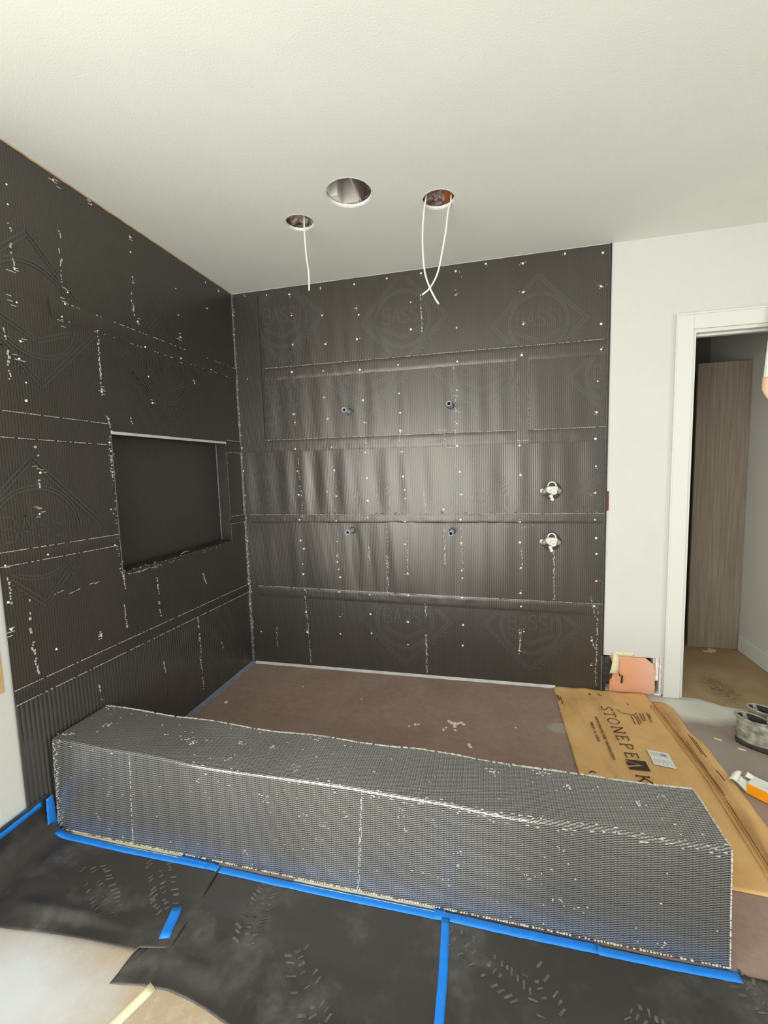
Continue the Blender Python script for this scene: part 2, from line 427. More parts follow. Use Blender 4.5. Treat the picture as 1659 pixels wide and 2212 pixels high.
# ------------------------------------------------------------------ the room shell
# floor
fb = MB().box(-0.12, 5.4, -4.5, 0.12, -0.10, 0.0)
tag(fb.build('floor', M['floor']), kind='structure')

# left wall with its niche recess
wl = MB()
for a, b, c, d in wall_cells([-4.62, -4.1, -2.8, NY0, NY1, 0.12], [0, 0.9, NZ0, NZ1, 2.2, H],
                             [(-4.1, -2.8, 0.9, 2.2), (NY0, NY1, NZ0, NZ1)]):
    wl.box(-0.12, 0.0, a, b, c, d)
wall_left = tag(wl.build('wall_left', M['white_wall']), kind='structure')
# back wall: torn-open patch at its foot and the closet doorway
wb = MB()
for a, b, c, d in wall_cells([0.0, 2.492, 2.836, 2.932, 3.74, 5.4], [0, 0.242, 2.21, H],
                             [(2.492, 2.836, 0, 0.242), (2.932, 3.74, 0, 2.21)]):
    wb.box(a, b, 0.0, 0.12, c, d)
wall_back = tag(wb.build('wall_back', M['white_wall']), kind='structure')
wf = MB()
for a, b, c, d in wall_cells([-0.12, 0.10, 1.80, 5.4], [0, 0.10, 2.20, H], [(0.10, 1.80, 0.10, 2.20)]):
    wf.box(a, b, -4.62, -4.5, c, d)
tag(wf.build('wall_front', M['white_wall']), kind='structure')
wr = MB()
for a, b, c, d in wall_cells([-4.62, -4.1, -1.9, 0.12], [0, 0.5, 2.3, H], [(-4.1, -1.9, 0.5, 2.3)]):
    wr.box(5.4, 5.52, a, b, c, d)
tag(wr.build('wall_right', M['white_wall']), kind='structure')

# closet behind the doorway
tag(MB().box(2.05, 3.77, 0.12, 1.60, -0.10, 0.0).build('floor_closet', M['floor']), kind='structure')
tag(MB().box(2.05, 3.77, 1.50, 1.60, 0, H).build('wall_closet_back', M['closet_shade']), kind='structure')
tag(MB().box(3.66, 3.77, 0.12, 1.50, 0, H).build('wall_closet_right', M['closet_wall']), kind='structure')
tag(MB().box(2.05, 2.15, 0.12, 1.50, 0, H).build('wall_closet_left', M['closet_wall']), kind='structure')
tag(MB().box(3.644, 3.66, 0.12, 0.83, 0, 0.125).build('baseboard_closet', M['trim'], bevel=0.004), kind='structure')

# ceiling with three round cut-outs
def ceiling():
    bm = bmesh.new()
    def loop(pts):
        vs = [bm.verts.new((x, y, H)) for x, y in pts]
        for i in range(len(vs)):
            bm.edges.new((vs[i], vs[(i+1) % len(vs)]))
    loop([(-0.12, -4.62), (5.52, -4.62), (5.52, 1.60), (-0.12, 1.60)])
    for cx, cy, r, sd in HOLES:
        loop([(cx+math.cos(2*PI*k/48)*(r+0.0035*nz(k*0.7, sd)), cy+math.sin(2*PI*k/48)*(r+0.0035*nz(k*0.7, sd+9))) for k in range(48)])
    bmesh.ops.triangle_fill(bm, use_beauty=True, use_dissolve=False, edges=bm.edges[:])
    for f in list(bm.faces):            # drop any face that closes a hole
        c = f.calc_center_median()
        if any((c.x-h[0])**2+(c.y-h[1])**2 < (h[2]*0.97)**2 for h in HOLES):
            bm.faces.remove(f)
    bmesh.ops.recalc_face_normals(bm, faces=bm.faces[:])
    if sum(f.normal.z for f in bm.faces) > 0:
        bmesh.ops.reverse_faces(bm, faces=bm.faces[:])
    me = bpy.data.meshes.new('ceiling')
    bm.to_mesh(me); bm.free()
    o = bpy.data.objects.new('ceiling', me)
    COL.objects.link(o)
    me.materials.append(M['ceiling'])
    so = o.modifiers.new('board', 'SOLIDIFY')
    so.thickness, so.offset = 0.012, -1.0
    return o
HOLES = [(1.165, -0.866, 0.105, 1.0), (0.848, -0.706, 0.071, 4.0), (1.560, -0.702, 0.075, 7.0)]
ceil = tag(ceiling(), kind='structure')
# white plaster rim left around each cut
for cx, cy, r, sd in HOLES:
    m = MB()
    def rim(u, v, cx=cx, cy=cy, r=r):
        a = 2*PI*u
        rr = r - 0.0005 + 0.0025*nz(a*4, sd)
        return (cx+math.cos(a)*(rr+0.004*v), cy+math.sin(a)*(rr+0.004*v), H-0.0015+0.012*(1-v)) if v < 1 else (cx+math.cos(a)*(rr+0.006), cy+math.sin(a)*(rr+0.006), H-0.0012)
    m.grid(rim, 60, 3)
    m.build('cut_rim', M['plaster'], ceil, True)
# attic seen through the cuts
tag(MB().box(0.3, 2.2, -1.5, 0.0, 3.02, 3.06).build('ceiling_attic', M['insulation']), kind='structure')
def batt(name, cx, cy, sx, sy, z, seed, parent):
    m = MB()
    m.grid(lambda u, v: (cx+(u-0.5)*sx, cy+(v-0.5)*sy, z+0.016*nz(u*7, v*7, seed)+0.015*nz(u*22, v*22, seed)), 40, 40, True)
    return m.build(name, M['insulation'], parent, True)
batt('insulation', 0.82, -0.66, 0.36, 0.40, 2.778, 1.0, ceil)
batt('insulation', 1.165, -0.80, 0.32, 0.46, 2.90, 2.0, ceil)
batt('insulation', 1.50, -0.60, 0.20, 0.34, 2.785, 3.0, ceil)
bx = MB()
bx.box(1.060, 1.064, -0.98, -0.70, 2.757, 2.93)
bx.box(1.064, 1.100, -0.84, -0.70, 2.757, 2.90)
bx.build('drywall_scrap', M['trim'], ceil)
MB().box(1.10, 1.185, -0.765, -0.755, 2.757, 2.875).build('duct_panel', M['duct_grey'], ceil)
MB().box(1.19, 1.198, -0.96, -0.70, 2.757, 2.95).build('duct_side', M['duct_grey'], ceil)
MB().box(1.586, 1.624, -1.4, -0.2, 2.775, 3.015).build('joist', M['stud'], ceil)
MB().box(1.640, 1.648, -1.4, -0.2, 2.757, 2.96).build('duct_side', M['duct_grey'], ceil)
# old joint tape and caulk along the ceiling line over the membrane
m = MB()
m.grid(lambda u, v: (0.006+u*(W-0.006), -0.012-0.006*v+0.002*nz(u*40), H-0.0015-0.006*(1-v)*(0.6+0.4*nz(u*30, 3))), 160, 2)
m.build('joint_caulk', M['sealant'], wall_back)
m = MB()
m.grid(lambda u, v: (0.010+0.003*v+0.002*nz(u*40), u*DM, H-0.0015-0.006*(1-v)*(0.5+0.5*nz(u*30, 5))), 120, 2)
m.build('joint_caulk', M['tan_patch'], wall_left)

# door casing, jamb and stops
m = MB().box(2.842, 2.932, -0.016, 0.0, 0.0, 2.30).box(2.842, 2.850, -0.020, -0.016, 0, 2.30)
m.build('casing_left', M['trim'], None, bevel=0.002)
door_casing = bpy.data.objects['casing_left']; door_casing.name = 'door_1'
tag(door_casing, kind='structure')
MB().box(2.932, 3.83, -0.016, 0.0, 2.21, 2.30).box(2.842, 3.83, -0.022, -0.016, 2.289, 2.30).build('head_casing', M['trim'], door_casing, bevel=0.002)
MB().box(3.74, 3.83, -0.016, 0.0, 0.0, 2.21).build('side_casing', M['trim'], door_casing, bevel=0.002)
MB().box(2.932, 2.950, 0.0, 0.12, 0.0, 2.21).build('jamb', M['trim'], door_casing)
MB().box(3.722, 3.74, 0.0, 0.12, 0.0, 2.21).build('jamb', M['trim'], door_casing)
MB().box(2.950, 3.722, 0.0, 0.12, 2.192, 2.21).build('head_jamb', M['trim'], door_casing)
MB().box(2.950, 3.722, 0.045, 0.080, 2.180, 2.192).build('door_stop', M['trim'], door_casing, bevel=0.002)

# torn-open foot of the wall: cavity, wood, orange fleece, black wrap
MB().box(2.492, 2.842, 0.085, 0.12, 0, 0.30).build('cavity_back', M['red_wood'], wall_back)
MB().box(2.800, 2.818, 0.004, 0.07, 0.095, 0.242).build('wood_block', M['plaster'], wall_back)
MB().box(2.822, 2.834, 0.002, 0.07, 0.0, 0.242).build('stud_edge', M['plaster'], wall_back)
MB().box(2.792, 2.800, 0.02, 0.07, 0.10, 0.242).build('wood_sliver', M['carton_white'], wall_back)
MB().box(2.492, 2.842, 0.0, 0.09, 0.0, 0.010).build('bottom_plate', M['plaster'], wall_back)
def fleece():
    m = MB()
    n = 24
    def fn(u, v):
        x = 2.535+u*0.262
        top = 0.238 - max(0, (u-0.78))/0.22*0.045 + 0.004*nz(u*9)
        z = v*top
        x += 0.006*nz(v*6, 2)*u
        return (x, -0.002-0.010*math.sin(PI*v)*(0.6+0.5*nz(u*4, v*4)), z+0.002)
    m.grid(fn, n, n)
    o = m.build('orange_fleece', M['fabric'], None, True)
    so = o.modifiers.new('t', 'SOLIDIFY'); so.thickness = 0.0015
    return o
tag(fleece(), 'orange woven fleece sheet in the torn foot of the white wall', 'fabric')
def wrap():
    m = MB()
    def fn(u, v):
        z = 0.238*(1-v)
        w = 0.020+0.052*math.sin(PI*min(1, v*1.25+0.05))**0.7+0.010*nz(v*9)
        x = 2.488+u*max(0.012, w)
        y = -0.012-0.024*math.sin(PI*(0.25+0.75*u))*(0.5+0.5*math.sin(PI*v))
        return (x, y+0.005*nz(u*5, v*9), z+0.004)
    m.grid(fn, 14, 22)
    o = m.build('membrane_flap', M['membrane_plain'], wall_back, True)
    m = MB()
    m.grid(lambda u, v: (2.548+0.046*u+0.010*math.sin(u*4)*v, -0.016-0.018*u+0.006*v, 0.178-0.055*u*u-0.028*v*(1-u*0.9)), 10, 4)
    m.grid(lambda u, v: (2.594+0.012*v, -0.034, 0.123-0.050*u+0.01*v), 5, 3)
    m.build('torn_strip', M['membrane_plain'], wall_back, True)
    MB().grid(lambda u, v: (2.538+0.012*u, -0.014, 0.040-0.03*v), 4, 4).build('plaster_chip', M['tan_patch'], wall_back)
wrap()
def tape_flap():
    m = MB()
    m.grid(lambda u, v: (2.556+u*0.120, -0.0022-0.0015*v, 0.240+0.030*v), 10, 3)
    m.grid(lambda u, v: (2.558-0.030*u+0.034*v+0.010*u*v, -0.004-0.030*math.sin(u*2), 0.270-0.135*u-0.03*v*(1-u)), 10, 3)
    o = m.build('masking_tape_flap', M['cream_tape'], None, True)
    so = o.modifiers.new('t', 'SOLIDIFY'); so.thickness = 0.0006
    return o
tag(tape_flap(), 'cream masking tape hanging loose above the orange fleece', 'tape')

# ------------------------------------------------------------------ membrane on the back wall
ZB = [(0.575, 0.538), (1.122, 1.122), (1.655, 1.640), (2.160, 2.155)]           # seam centres at x=0 and x=W
def seam(k, x):
    a, b = ZB[k]
    return a+(b-a)*x/W
BAND = [0.040, 0.031, 0.043, 0.043]
rs = np.random.RandomState(5)
waves = [[(rs.uniform(9, 62), rs.uniform(0, 6.28), rs.uniform(0.3, 1.0)) for _ in range(9)] for _ in range(5)]
AMP = [0.0011, 0.0034, 0.0038, 0.0040, 0.0022]
def wrinkle(k, x, t):
    """vertical buckles of one strip: x along the wall, t 0..1 up the strip"""
    s = 0.0
    for w, p, a in waves[k]:
        s += a*math.sin(w*x+p+0.5*t)/(w/22.0)**0.8
    env = max(0.0, math.sin(PI*min(1, max(0, t))))**0.45
    side = 0.25+0.75*math.exp(-((x-0.95)/0.95)**2)
    return AMP[k]*s*0.5*env*side
def strip(k):
    nu, nv = 420, 26
    def fn(u, v):
        x = 0.008+u*(W-0.008)
        lo = 0.004 if k == 0 else seam(k-1, x)
        hi = H-0.004 if k == 4 else seam(k, x)
        z = lo+(hi-lo)*v
        return (x, -0.008-max(-0.005, wrinkle(k, x, v)), z)
    o = MB().grid(fn, nu, nv).build('membrane_sheet', M['membrane_back'], wall_back, True)
    return o
sheets = [strip(k) for k in range(5)]
def dashes(m, fn, n, size=(0.0072, 0.0026, 0.0034), keep=0.85, seed=1):
    r = random.Random(seed)
    for i in range(n):
        if r.random() > keep: continue
        p = fn((i+0.5)/n)
        sx, sy, sz = (s*(0.7+0.6*r.random()) for s in size)
        m.box(p[0]-sx/2, p[0]+sx/2, p[1]-sy/2, p[1]+sy/2, p[2]-sz/2, p[2]+sz/2)
X0B = [0.09, 0.06, 0.02, 0.24]
for k in range(4):
    hb = BAND[k]
    x0 = X0B[k]
    def fn(u, v, k=k, hb=hb, x0=x0):
        x = x0+u*(W-x0)
        z = seam(k, x)+hb*(2*v-1)+0.0015*nz(x*9, v*3, k)
        edge = min(v, 1-v)*8
        return (x, -0.0112+0.0026*max(0, 1-edge)-0.0012*nz(x*14, v*2, k+3), z)
    band = MB().grid(fn, 260, 7).build('membrane_band', M['membrane_back'], wall_back, True)
    m = MB()
    L = W-x0
    dashes(m, lambda t: (x0+t*L, -0.0124, seam(k, x0+t*L)+hb+0.0015*nz((x0+t*L)*9, 3, k)), int(L/0.0112), keep=0.86, seed=k)
    o = m.build('cut_edge', M['edge_thread'], band); tag(o, kind='stuff')
    m = MB()
    lo = (x0+0.45, W-0.1) if k != 0 else (x0+0.1, W)
    dashes(m, lambda t: (lo[0]+t*(lo[1]-lo[0]), -0.0124, seam(k, lo[0]+t*(lo[1]-lo[0]))-hb), int((lo[1]-lo[0])/0.0112), (0.005, 0.002, 0.0016), 0.5, seed=k+10)
    o = m.build('cut_edge', M['bead'], band); tag(o, kind='stuff')
# upright patch strip on the right
patch = MB().grid(lambda u, v: (1.966+0.068*u, -0.0165-0.0008*nz(u*3, v*9), 1.622+0.512*v), 6, 40).build('membrane_patch', M['membrane_back'], wall_back, True)
m = MB()
dashes(m, lambda t: (2.034, -0.018, 1.62+0.515*t), 46, (0.0022, 0.002, 0.0045), 0.8, 3)
dashes(m, lambda t: (1.966, -0.018, 1.62+0.515*t), 46, (0.0018, 0.002, 0.004), 0.5, 4)
dashes(m, lambda t: (1.966+0.068*t, -0.018, 1.620), 6, seed=5)
tag(m.build('cut_edge', M['edge_thread'], patch), kind='stuff')
# folded right edge of the membrane
m = MB().box(W, W+0.011, -0.011, 0.0, 0.24, H-0.003)
m.build('edge_return', M['membrane_plain'], wall_back)
m = MB()
m.grid(lambda u, v: (W-0.004+0.004*v+0.0015*nz(u*40, 2), -0.0125-0.0012*math.sin(PI*v), 0.004+u*(H-0.01)), 150, 4)
m.build('edge_crease', M['bead'], wall_back, True)
MB().box(W+0.011, W+0.024, -0.006, 0.0, 1.17, 1.29).build('edge_tab', M['red_wood'], wall_back)
MB().box(W+0.008, W+0.022, -0.004, 0.0, 0.80, 1.17).build('edge_filler', M['sealant'], wall_back)
# inside corner bead
m = MB()
m.grid(lambda u, v: (0.008+0.013*v, -0.008-0.013*(1-v)-0.003*math.sin(PI*v)+0.0015*nz(u*60, v), 0.004+u*(H-0.01)), 240, 4)
m.build('corner_bead', M['bead'], wall_back, True)
m = MB(); r = random.Random(2)
for i in range(200):
    t = r.random()
    z = 2.70*t if r.random() < 0.55 else r.gauss(0.62, 0.22)
    if not 0.02 < z < 2.7: continue
    s = 0.0010+0.0015*r.random()
    a = r.random()
    x, y = 0.010+0.012*a+r.gauss(0, 0.003), -0.0235+0.010*a+r.gauss(0, 0.001)
    m.box(x-s, x+s, y-s, y+s, z-s*1.6, z+s*1.6)
tag(m.build('corner_threads', M['thread'], wall_back), kind='stuff')
# corner strip at the foot of the left side has a darker first vertical lap: thin lap strip
m = MB().grid(lambda u, v: (0.012+0.20*u, -0.0142-0.0006*nz(u*4, v*9), 1.66+v*(1.05)), 6, 40)
m.build('membrane_patch', M['membrane_back'], wall_back, True)

# ------------------------------------------------------------------ membrane on the left wall with its niche
ZL = [(0.596, 0.626), (1.130, 1.166), (1.652, 1.675), (2.176, 2.178)]           # seams at the corner and at the front edge
def seamL(k, y):
    a, b = ZL[k]
    return a+(b-a)*y/DM
LW = 0.009
def skinL(name, y0, y1, zlo, zhi, nu, nv, amp=0.001, seed=0):
    def fn(u, v):
        y = y0+(y1-y0)*u
        lo, hi = zlo(y), zhi(y)
        z = lo+(hi-lo)*v
        return (LW+amp*nz(y*6, z*2.2, seed)+amp*0.7*nz(y*24, z*1.2, seed+3), y, z)
    return MB().grid(fn, nu, nv).build(name, M['membrane_left'], wall_left, True)
c = lambda v: (lambda y: v)
YB = -0.008
def ribbed():
    n = int((YB-DM)/(PU/6))
    m = MB()
    hs = []
    def fn(u, v):
        y = DM+(YB-DM)*u
        q = y/PU
        h = min(1, 1.5*abs(math.sin(PI*q)))
        hs.append(h)
        return (LW-0.002+0.0028*h+0.001*nz(y*6, v*2, 1), y, 0.004+(seamL(0, y)-0.004)*v)
    m.grid(fn, n, 14)
    o = m.build('membrane_sheet', M['membrane_ribs'], wall_left, True)
    return o
ribbed()
skinL('membrane_sheet', DM, YB, lambda y: seamL(0, y), c(NZ0), 140, 12, 0.001, 2)
skinL('membrane_sheet', DM, NY0, c(NZ0), c(NZ1), 60, 20, 0.0015, 3)
skinL('membrane_sheet', NY1, YB, c(NZ0), c(NZ1), 14, 20, 0.0008, 4)
skinL('membrane_sheet', DM, YB, c(NZ1), lambda y: seamL(3, y), 140, 14, 0.001, 5)
skinL('membrane_sheet', DM, YB, lambda y: seamL(3, y), c(H-0.004), 140, 14, 0.0006, 6)
# niche liner
m = MB()
m.grid(lambda u, v: (-ND+0.001*nz(u*5, v*5), NY0+(NY1-NY0)*u, NZ0+(NZ1-NZ0)*v), 40, 30)
m.build('niche_back', M['membrane_left'], wall_left, True)
MB().box(-ND, LW, NY0-0.004, NY0+0.002, NZ0, NZ1).build('niche_reveal', M['membrane_plain'], wall_left)
MB().box(-ND, LW, NY1-0.002, NY1+0.004, NZ0, NZ1).build('niche_reveal', M['membrane_plain'], wall_left)
MB().box(-ND, LW, NY0, NY1, NZ1-0.002, NZ1+0.005).build('niche_top', M['membrane_plain'], wall_left)
m = MB()
m.grid(lambda u, v: (-ND+(ND+LW+0.004)*v, NY0+(NY1-NY0)*u, NZ0+0.010*math.sin(PI*v)+0.003*nz(u*12, v*2)), 80, 8)
m.build('niche_sill', M['membrane_curb'], wall_left, True)
MB().box(LW-0.003, LW+0.006, NY0, NY1, NZ1-0.010, NZ1+0.004).build('niche_lit_edge', M['sealant'], wall_left)  # pale strip carries the light on the niche's top edge in its colour
m = MB()
m.grid(lambda u, v: (LW+0.003+0.002*math.sin(PI*v), NY1-0.004+0.007*v+0.002*nz(u*20), NZ0+u*(NZ1-NZ0)), 60, 4)
m.grid(lambda u, v: (-ND+0.003+0.006*v, NY1-0.008+0.006*v+0.002*nz(u*20, 5), NZ0+0.01+u*(NZ1-NZ0-0.02)), 60, 4)
m.grid(lambda u, v: (LW+0.002+0.002*math.sin(PI*v), NY0-0.004+0.006*v+0.001*nz(u*20, 9), NZ0+u*(NZ1-NZ0)), 60, 4)
m.build('niche_bead', M['bead'], wall_left, True)
m = MB(); r = random.Random(12)
for i in range(90):                     # frayed threads round the niche
    side = r.choice('llbb r'.replace(' ', ''))
    if side == 'l': p = (LW+0.004, NY0-0.012+r.gauss(0, 0.008), NZ0+r.random()*(NZ1-NZ0+0.04))
    elif side == 'b': p = (LW+0.004, NY0+r.random()**1.5*(NY1-NY0), NZ0-0.010+r.gauss(0, 0.012))
    else: p = (LW+0.004, NY1+r.gauss(0, 0.004), NZ0+r.random()*(NZ1-NZ0))
    s = 0.0018
    m.box(p[0]-s/2, p[0]+s/2, p[1]-0.005, p[1]+0.005, p[2]-s*0.6, p[2]+s*0.6)
tag(m.build('niche_threads', M['edge_thread'], wall_left), kind='stuff')
# overlap bands
LB = [(0, DM, YB, 0.030), (1, DM, NY0-0.01, 0.027), (1, NY1+0.01, YB, 0.027), (2, DM, NY0-0.01, 0.050), (2, NY1+0.01, YB, 0.042), (3, DM+0.30, YB, 0.038)]
for i, (k, y0, y1, hb) in enumerate(LB):
    band = MB().grid(lambda u, v: (LW+0.0045-0.002*max(0, 1-min(v, 1-v)*8)+0.0008*nz(u*9, v, i), y0+(y1-y0)*u, seamL(k, y0+(y1-y0)*u)+hb*(2*v-1)), 120, 7).build('membrane_band', M['membrane_left'], wall_left, True)
    m = MB()
    n = max(3, int((y1-y0)/0.0112))
    for sgn, kp in ((1, 0.88 if k < 3 else 0.35), (-1, 0.8 if k < 3 else 0.1)):
        dashes(m, lambda t: (LW+0.0062, y0+(y1-y0)*t, seamL(k, y0+(y1-y0)*t)+hb*sgn), n, (0.0024, 0.0072, 0.0032), kp, seed=i*2+sgn)
    tag(m.build('cut_edge', M['edge_thread'], band), kind='stuff')
# pocket inside the niche: the seam carries on across its back
m = MB()
dashes(m, lambda t: (-ND+0.003, NY0+(NY1-NY0)*t, seamL(1, NY0+(NY1-NY0)*t)+0.027+0.004*nz(t*9)), 80, (0.002, 0.006, 0.0018), 0.45, 77)
dashes(m, lambda t: (-ND+0.003, NY0+(NY1-NY0)*t, seamL(1, NY0+(NY1-NY0)*t)-0.027), 80, (0.002, 0.006, 0.0012), 0.3, 78)
tag(m.build('cut_edge', M['bead'], wall_left), kind='stuff')

# ------------------------------------------------------------------ screws
sc = MB()
N = 8
ring = lambda r, h: [(math.cos(2*PI*k/N)*r, -h, math.sin(2*PI*k/N)*r) for k in range(N)]
sc.add(ring(0.0062, 0.0)+ring(0.0062, 0.0016)+ring(0.0036, 0.003)+[(0, -0.0032, 0)],
       [(k, (k+1) % N, N+(k+1) % N, N+k) for k in range(N)] + [(N+k, N+(k+1) % N, 2*N+(k+1) % N, 2*N+k) for k in range(N)] + [(2*N+k, 2*N+(k+1) % N, 3*N) for k in range(N)])
proto = sc.build('screw', M['screw'], wall_back)
def on_sheet(x, z):
    zs = [0]+[seam(k, x) for k in range(4)]+[H]
    for k in range(5):
        if zs[k] <= z <= zs[k+1]:
            y = -0.008-max(-0.005, wrinkle(k, x, (z-zs[k])/(zs[k+1]-zs[k])))
            for j in range(4):
                if abs(z-seam(j, x)) < BAND[j]+0.004: y = min(y, -0.0124)
            return y
    return -0.009
first = True
for x, z in SCREWS_BACK:
    o = proto if first else proto.copy()
    if not first:
        COL.objects.link(o)
    first = False
    s = random.uniform(0.75, 1.25)
    o.location = (max(0.02, x), on_sheet(x, z)+0.0006, z)
    o.scale = (s, 1, s)
for y, z in SCREWS_LEFT:
    o = proto.copy(); COL.objects.link(o); o.parent = wall_left
    s = random.uniform(0.5, 0.9)
    o.rotation_euler = (0, 0, PI/2)
    o.location = (LW+0.0005+(0.005 if any(abs(z-seamL(k, y)) < 0.05 for k in range(4)) else 0.001), y, z)
    o.scale = (s, 1, s)

# ------------------------------------------------------------------ scuffed threads where the trowel and screw gun rubbed the weave
def scuffs(rows, put, seed):
    m = MB(); r = random.Random(seed)
    for a0, b0, a1, b1 in rows:
        L = math.hypot(a1-a0, b1-b0)
        steep = abs(b1-b0) > abs(a1-a0)
        n = max(2, int(L/0.011))
        for i in range(n+1):
            t = i/n
            if r.random() < 0.18: continue
            a = a0+(a1-a0)*t+r.gauss(0, 0.0022)
            b = b0+(b1-b0)*t+r.gauss(0, 0.0022)
            da, db = (0.0012+0.003*r.random()**2, 0.004*(0.5+r.random())) if steep else (0.0055*(0.5+r.random()), 0.0013)
            put(m, a, b, da, db)
    return m
def put_b(m, a, b, da, db):
    y = on_sheet(a, b)
    m.box(a-da, a+da, y-0.0014, y+0.0004, b-db, b+db)
def put_l(m, a, b, da, db):
    m.box(LW, LW+0.0026, a-da*1.1, a+da*1.1, b-db, b+db)
tag(scuffs(SCUFFS_BACK, put_b, 3).build('scuffed_threads', M['edge_thread'], wall_back), kind='stuff')
tag(scuffs(SCUFFS_LEFT, put_l, 4).build('scuffed_threads', M['edge_thread'], wall_left), kind='stuff')
# bright fray round some screws
m = MB(); r = random.Random(9)
for x, z in SCREWS_BACK:
    if r.random() < 0.55:
        for _ in range(r.randint(1, 5)):
            put_b(m, max(0.02, x)+r.gauss(0, 0.009), z+r.gauss(0, 0.009), 0.0022+0.003*r.random(), 0.0013)
tag(m.build('frayed_threads', M['thread'], wall_back), kind='stuff')
m = MB()
for y, z in SCREWS_LEFT:
    if r.random() < 0.6:
        for q in range(r.randint(2, 5)):
            put_l(m, y+r.gauss(0, 0.012), z+r.gauss(0, 0.012), 0.008, 0.0012)
tag(m.build('frayed_threads', M['thread'], wall_left), kind='stuff')

# ------------------------------------------------------------------ maker's emblem pressed into the membrane: circle in a slanted square, word, shield
def ribbon(m, pts, w, put):
    for i in range(len(pts)-1):
        (a0, b0), (a1, b1) = pts[i], pts[i+1]
        d = math.hypot(a1-a0, b1-b0)
        if d < 1e-6: continue
        na, nb = -(b1-b0)/d*w/2, (a1-a0)/d*w/2
        q = [put(a0+na, b0+nb), put(a1+na, b1+nb), put(a1-na, b1-nb), put(a0-na, b0-nb)]
        if any(p is None for p in q): continue
        m.add(q, [(0, 1, 2, 3)])
GLYPH = {'B': [[(0, 0), (0, 1), (.55, 1), (.7, .85), (.7, .65), (.55, .52), (0, .52)], [(.55, .52), (.75, .35), (.75, .15), (.6, 0), (0, 0)]],
         'A': [[(0, 0), (.38, 1), (.76, 0)], [(.15, .35), (.62, .35)]],
         'S': [[(.7, .85), (.55, 1), (.2, 1), (.03, .85), (.05, .62), (.65, .42), (.72, .18), (.55, 0), (.2, 0), (.02, .15)]],
         'I': [[(.2, 0), (.2, 1)]]}
def emblem(m, ca, cb, R_, put, clip):
    P = lambda a, b: put(a, b) if clip(a, b) else None
    for rr in (1.0, 0.93):
        ribbon(m, [(ca+math.cos(2*PI*k/64)*R_*rr, cb+math.sin(2*PI*k/64)*R_*rr) for k in range(65)], 0.008, P)
    for q in (1.62, 1.50):
        def seg(p0, p1): return [(p0[0]+(p1[0]-p0[0])*t/20, p0[1]+(p1[1]-p0[1])*t/20) for t in range(21)]
        c4 = [(ca, cb+R_*q), (ca+R_*q, cb), (ca, cb-R_*q), (ca-R_*q, cb)]
        for k in range(4): ribbon(m, seg(c4[k], c4[(k+1) % 4]), 0.0075, P)
    x = ca-R_*0.72
    for ch in 'BASSI':
        for g in GLYPH[ch]:
            pts = []
            for (a0, b0), (a1, b1) in zip(g, g[1:]):
                pts += [(x+(a0+(a1-a0)*t/3)*R_*0.36, cb-R_*0.12+(b0+(b1-b0)*t/3)*R_*0.52) for t in range(4)]
            ribbon(m, pts, 0.0075, P)
        x += R_*(0.34 if ch != 'I' else 0.2)
    for dz in (0, 0.09):
        ribbon(m, [(ca-R_*0.78+R_*1.56*t/16, cb-R_*(0.24+dz)-R_*0.34*(1-abs(t/8-1))) for t in range(17)], 0.0075, P)
    # band of small lettering along two sides, too worn to read
    for k in range(9):
        t = 0.15+k*0.08
        for sx in (1, -1):
            a, b = ca+sx*R_*1.72*t, cb-R_*1.78*(1-t)
            ribbon(m, [(a, b), (a+0.010, b+0.010), (a+0.016, b+0.002)], 0.0075, P)
for i, (cx, cz, rr) in enumerate(LOGOS_BACK):
    m = MB()
    k = sum(cz > seam(j, min(W, cx)) for j in range(4))
    def clip(a, b, k=k):
        lo = 0.02 if k == 0 else seam(k-1, a)+BAND[k-1]
        hi = (H-0.02) if k == 4 else seam(k, a)-BAND[k]
        return 0.04 < a < W-0.02 and lo < b < hi
    emblem(m, cx, cz, rr, lambda a, b: (a, on_sheet(a, b)-0.0007, b), clip)
    if m.v: m.build('pressed_emblem', M['emboss'], wall_back)
for i, (cy, cz) in enumerate(LOGOS_LEFT):
    m = MB()
    clip = lambda a, b: DM+0.02 < a < -0.03 and not (NY0-0.03 < a < NY1+0.03 and NZ0-0.03 < b < NZ1+0.03) and all(abs(b-seamL(k, a)) > 0.055 for k in range(4)) and b < 2.66
    emblem(m, cy, cz, 0.19, lambda a, b: (LW+0.0022, a, b), clip)
    if m.v: m.build('pressed_emblem', M['emboss'], wall_left)

# tan patch and bare joint on the white part of the left wall
MB().box(0.0, 0.0012, -2.05, -1.735, 0.665, 0.90).build('bare_patch', M['tan_patch'], wall_left)

# sealant at the foot of the walls
m = MB()
m.grid(lambda u, v: (0.03+u*2.18, -0.010-0.016*v-0.004*nz(u*30, 1)*v, 0.014*(1-v)+0.002), 160, 3)
m.build('sealant_strip', M['sealant'], wall_back, True)
m = MB()
m.grid(lambda u, v: (0.010+(0.030+0.010*nz(u*10))*v, -0.02-u*1.30, 0.020*(1-v)+0.002), 90, 3)
m.build('sealant_strip', M['sealant_blue'], wall_left, True)

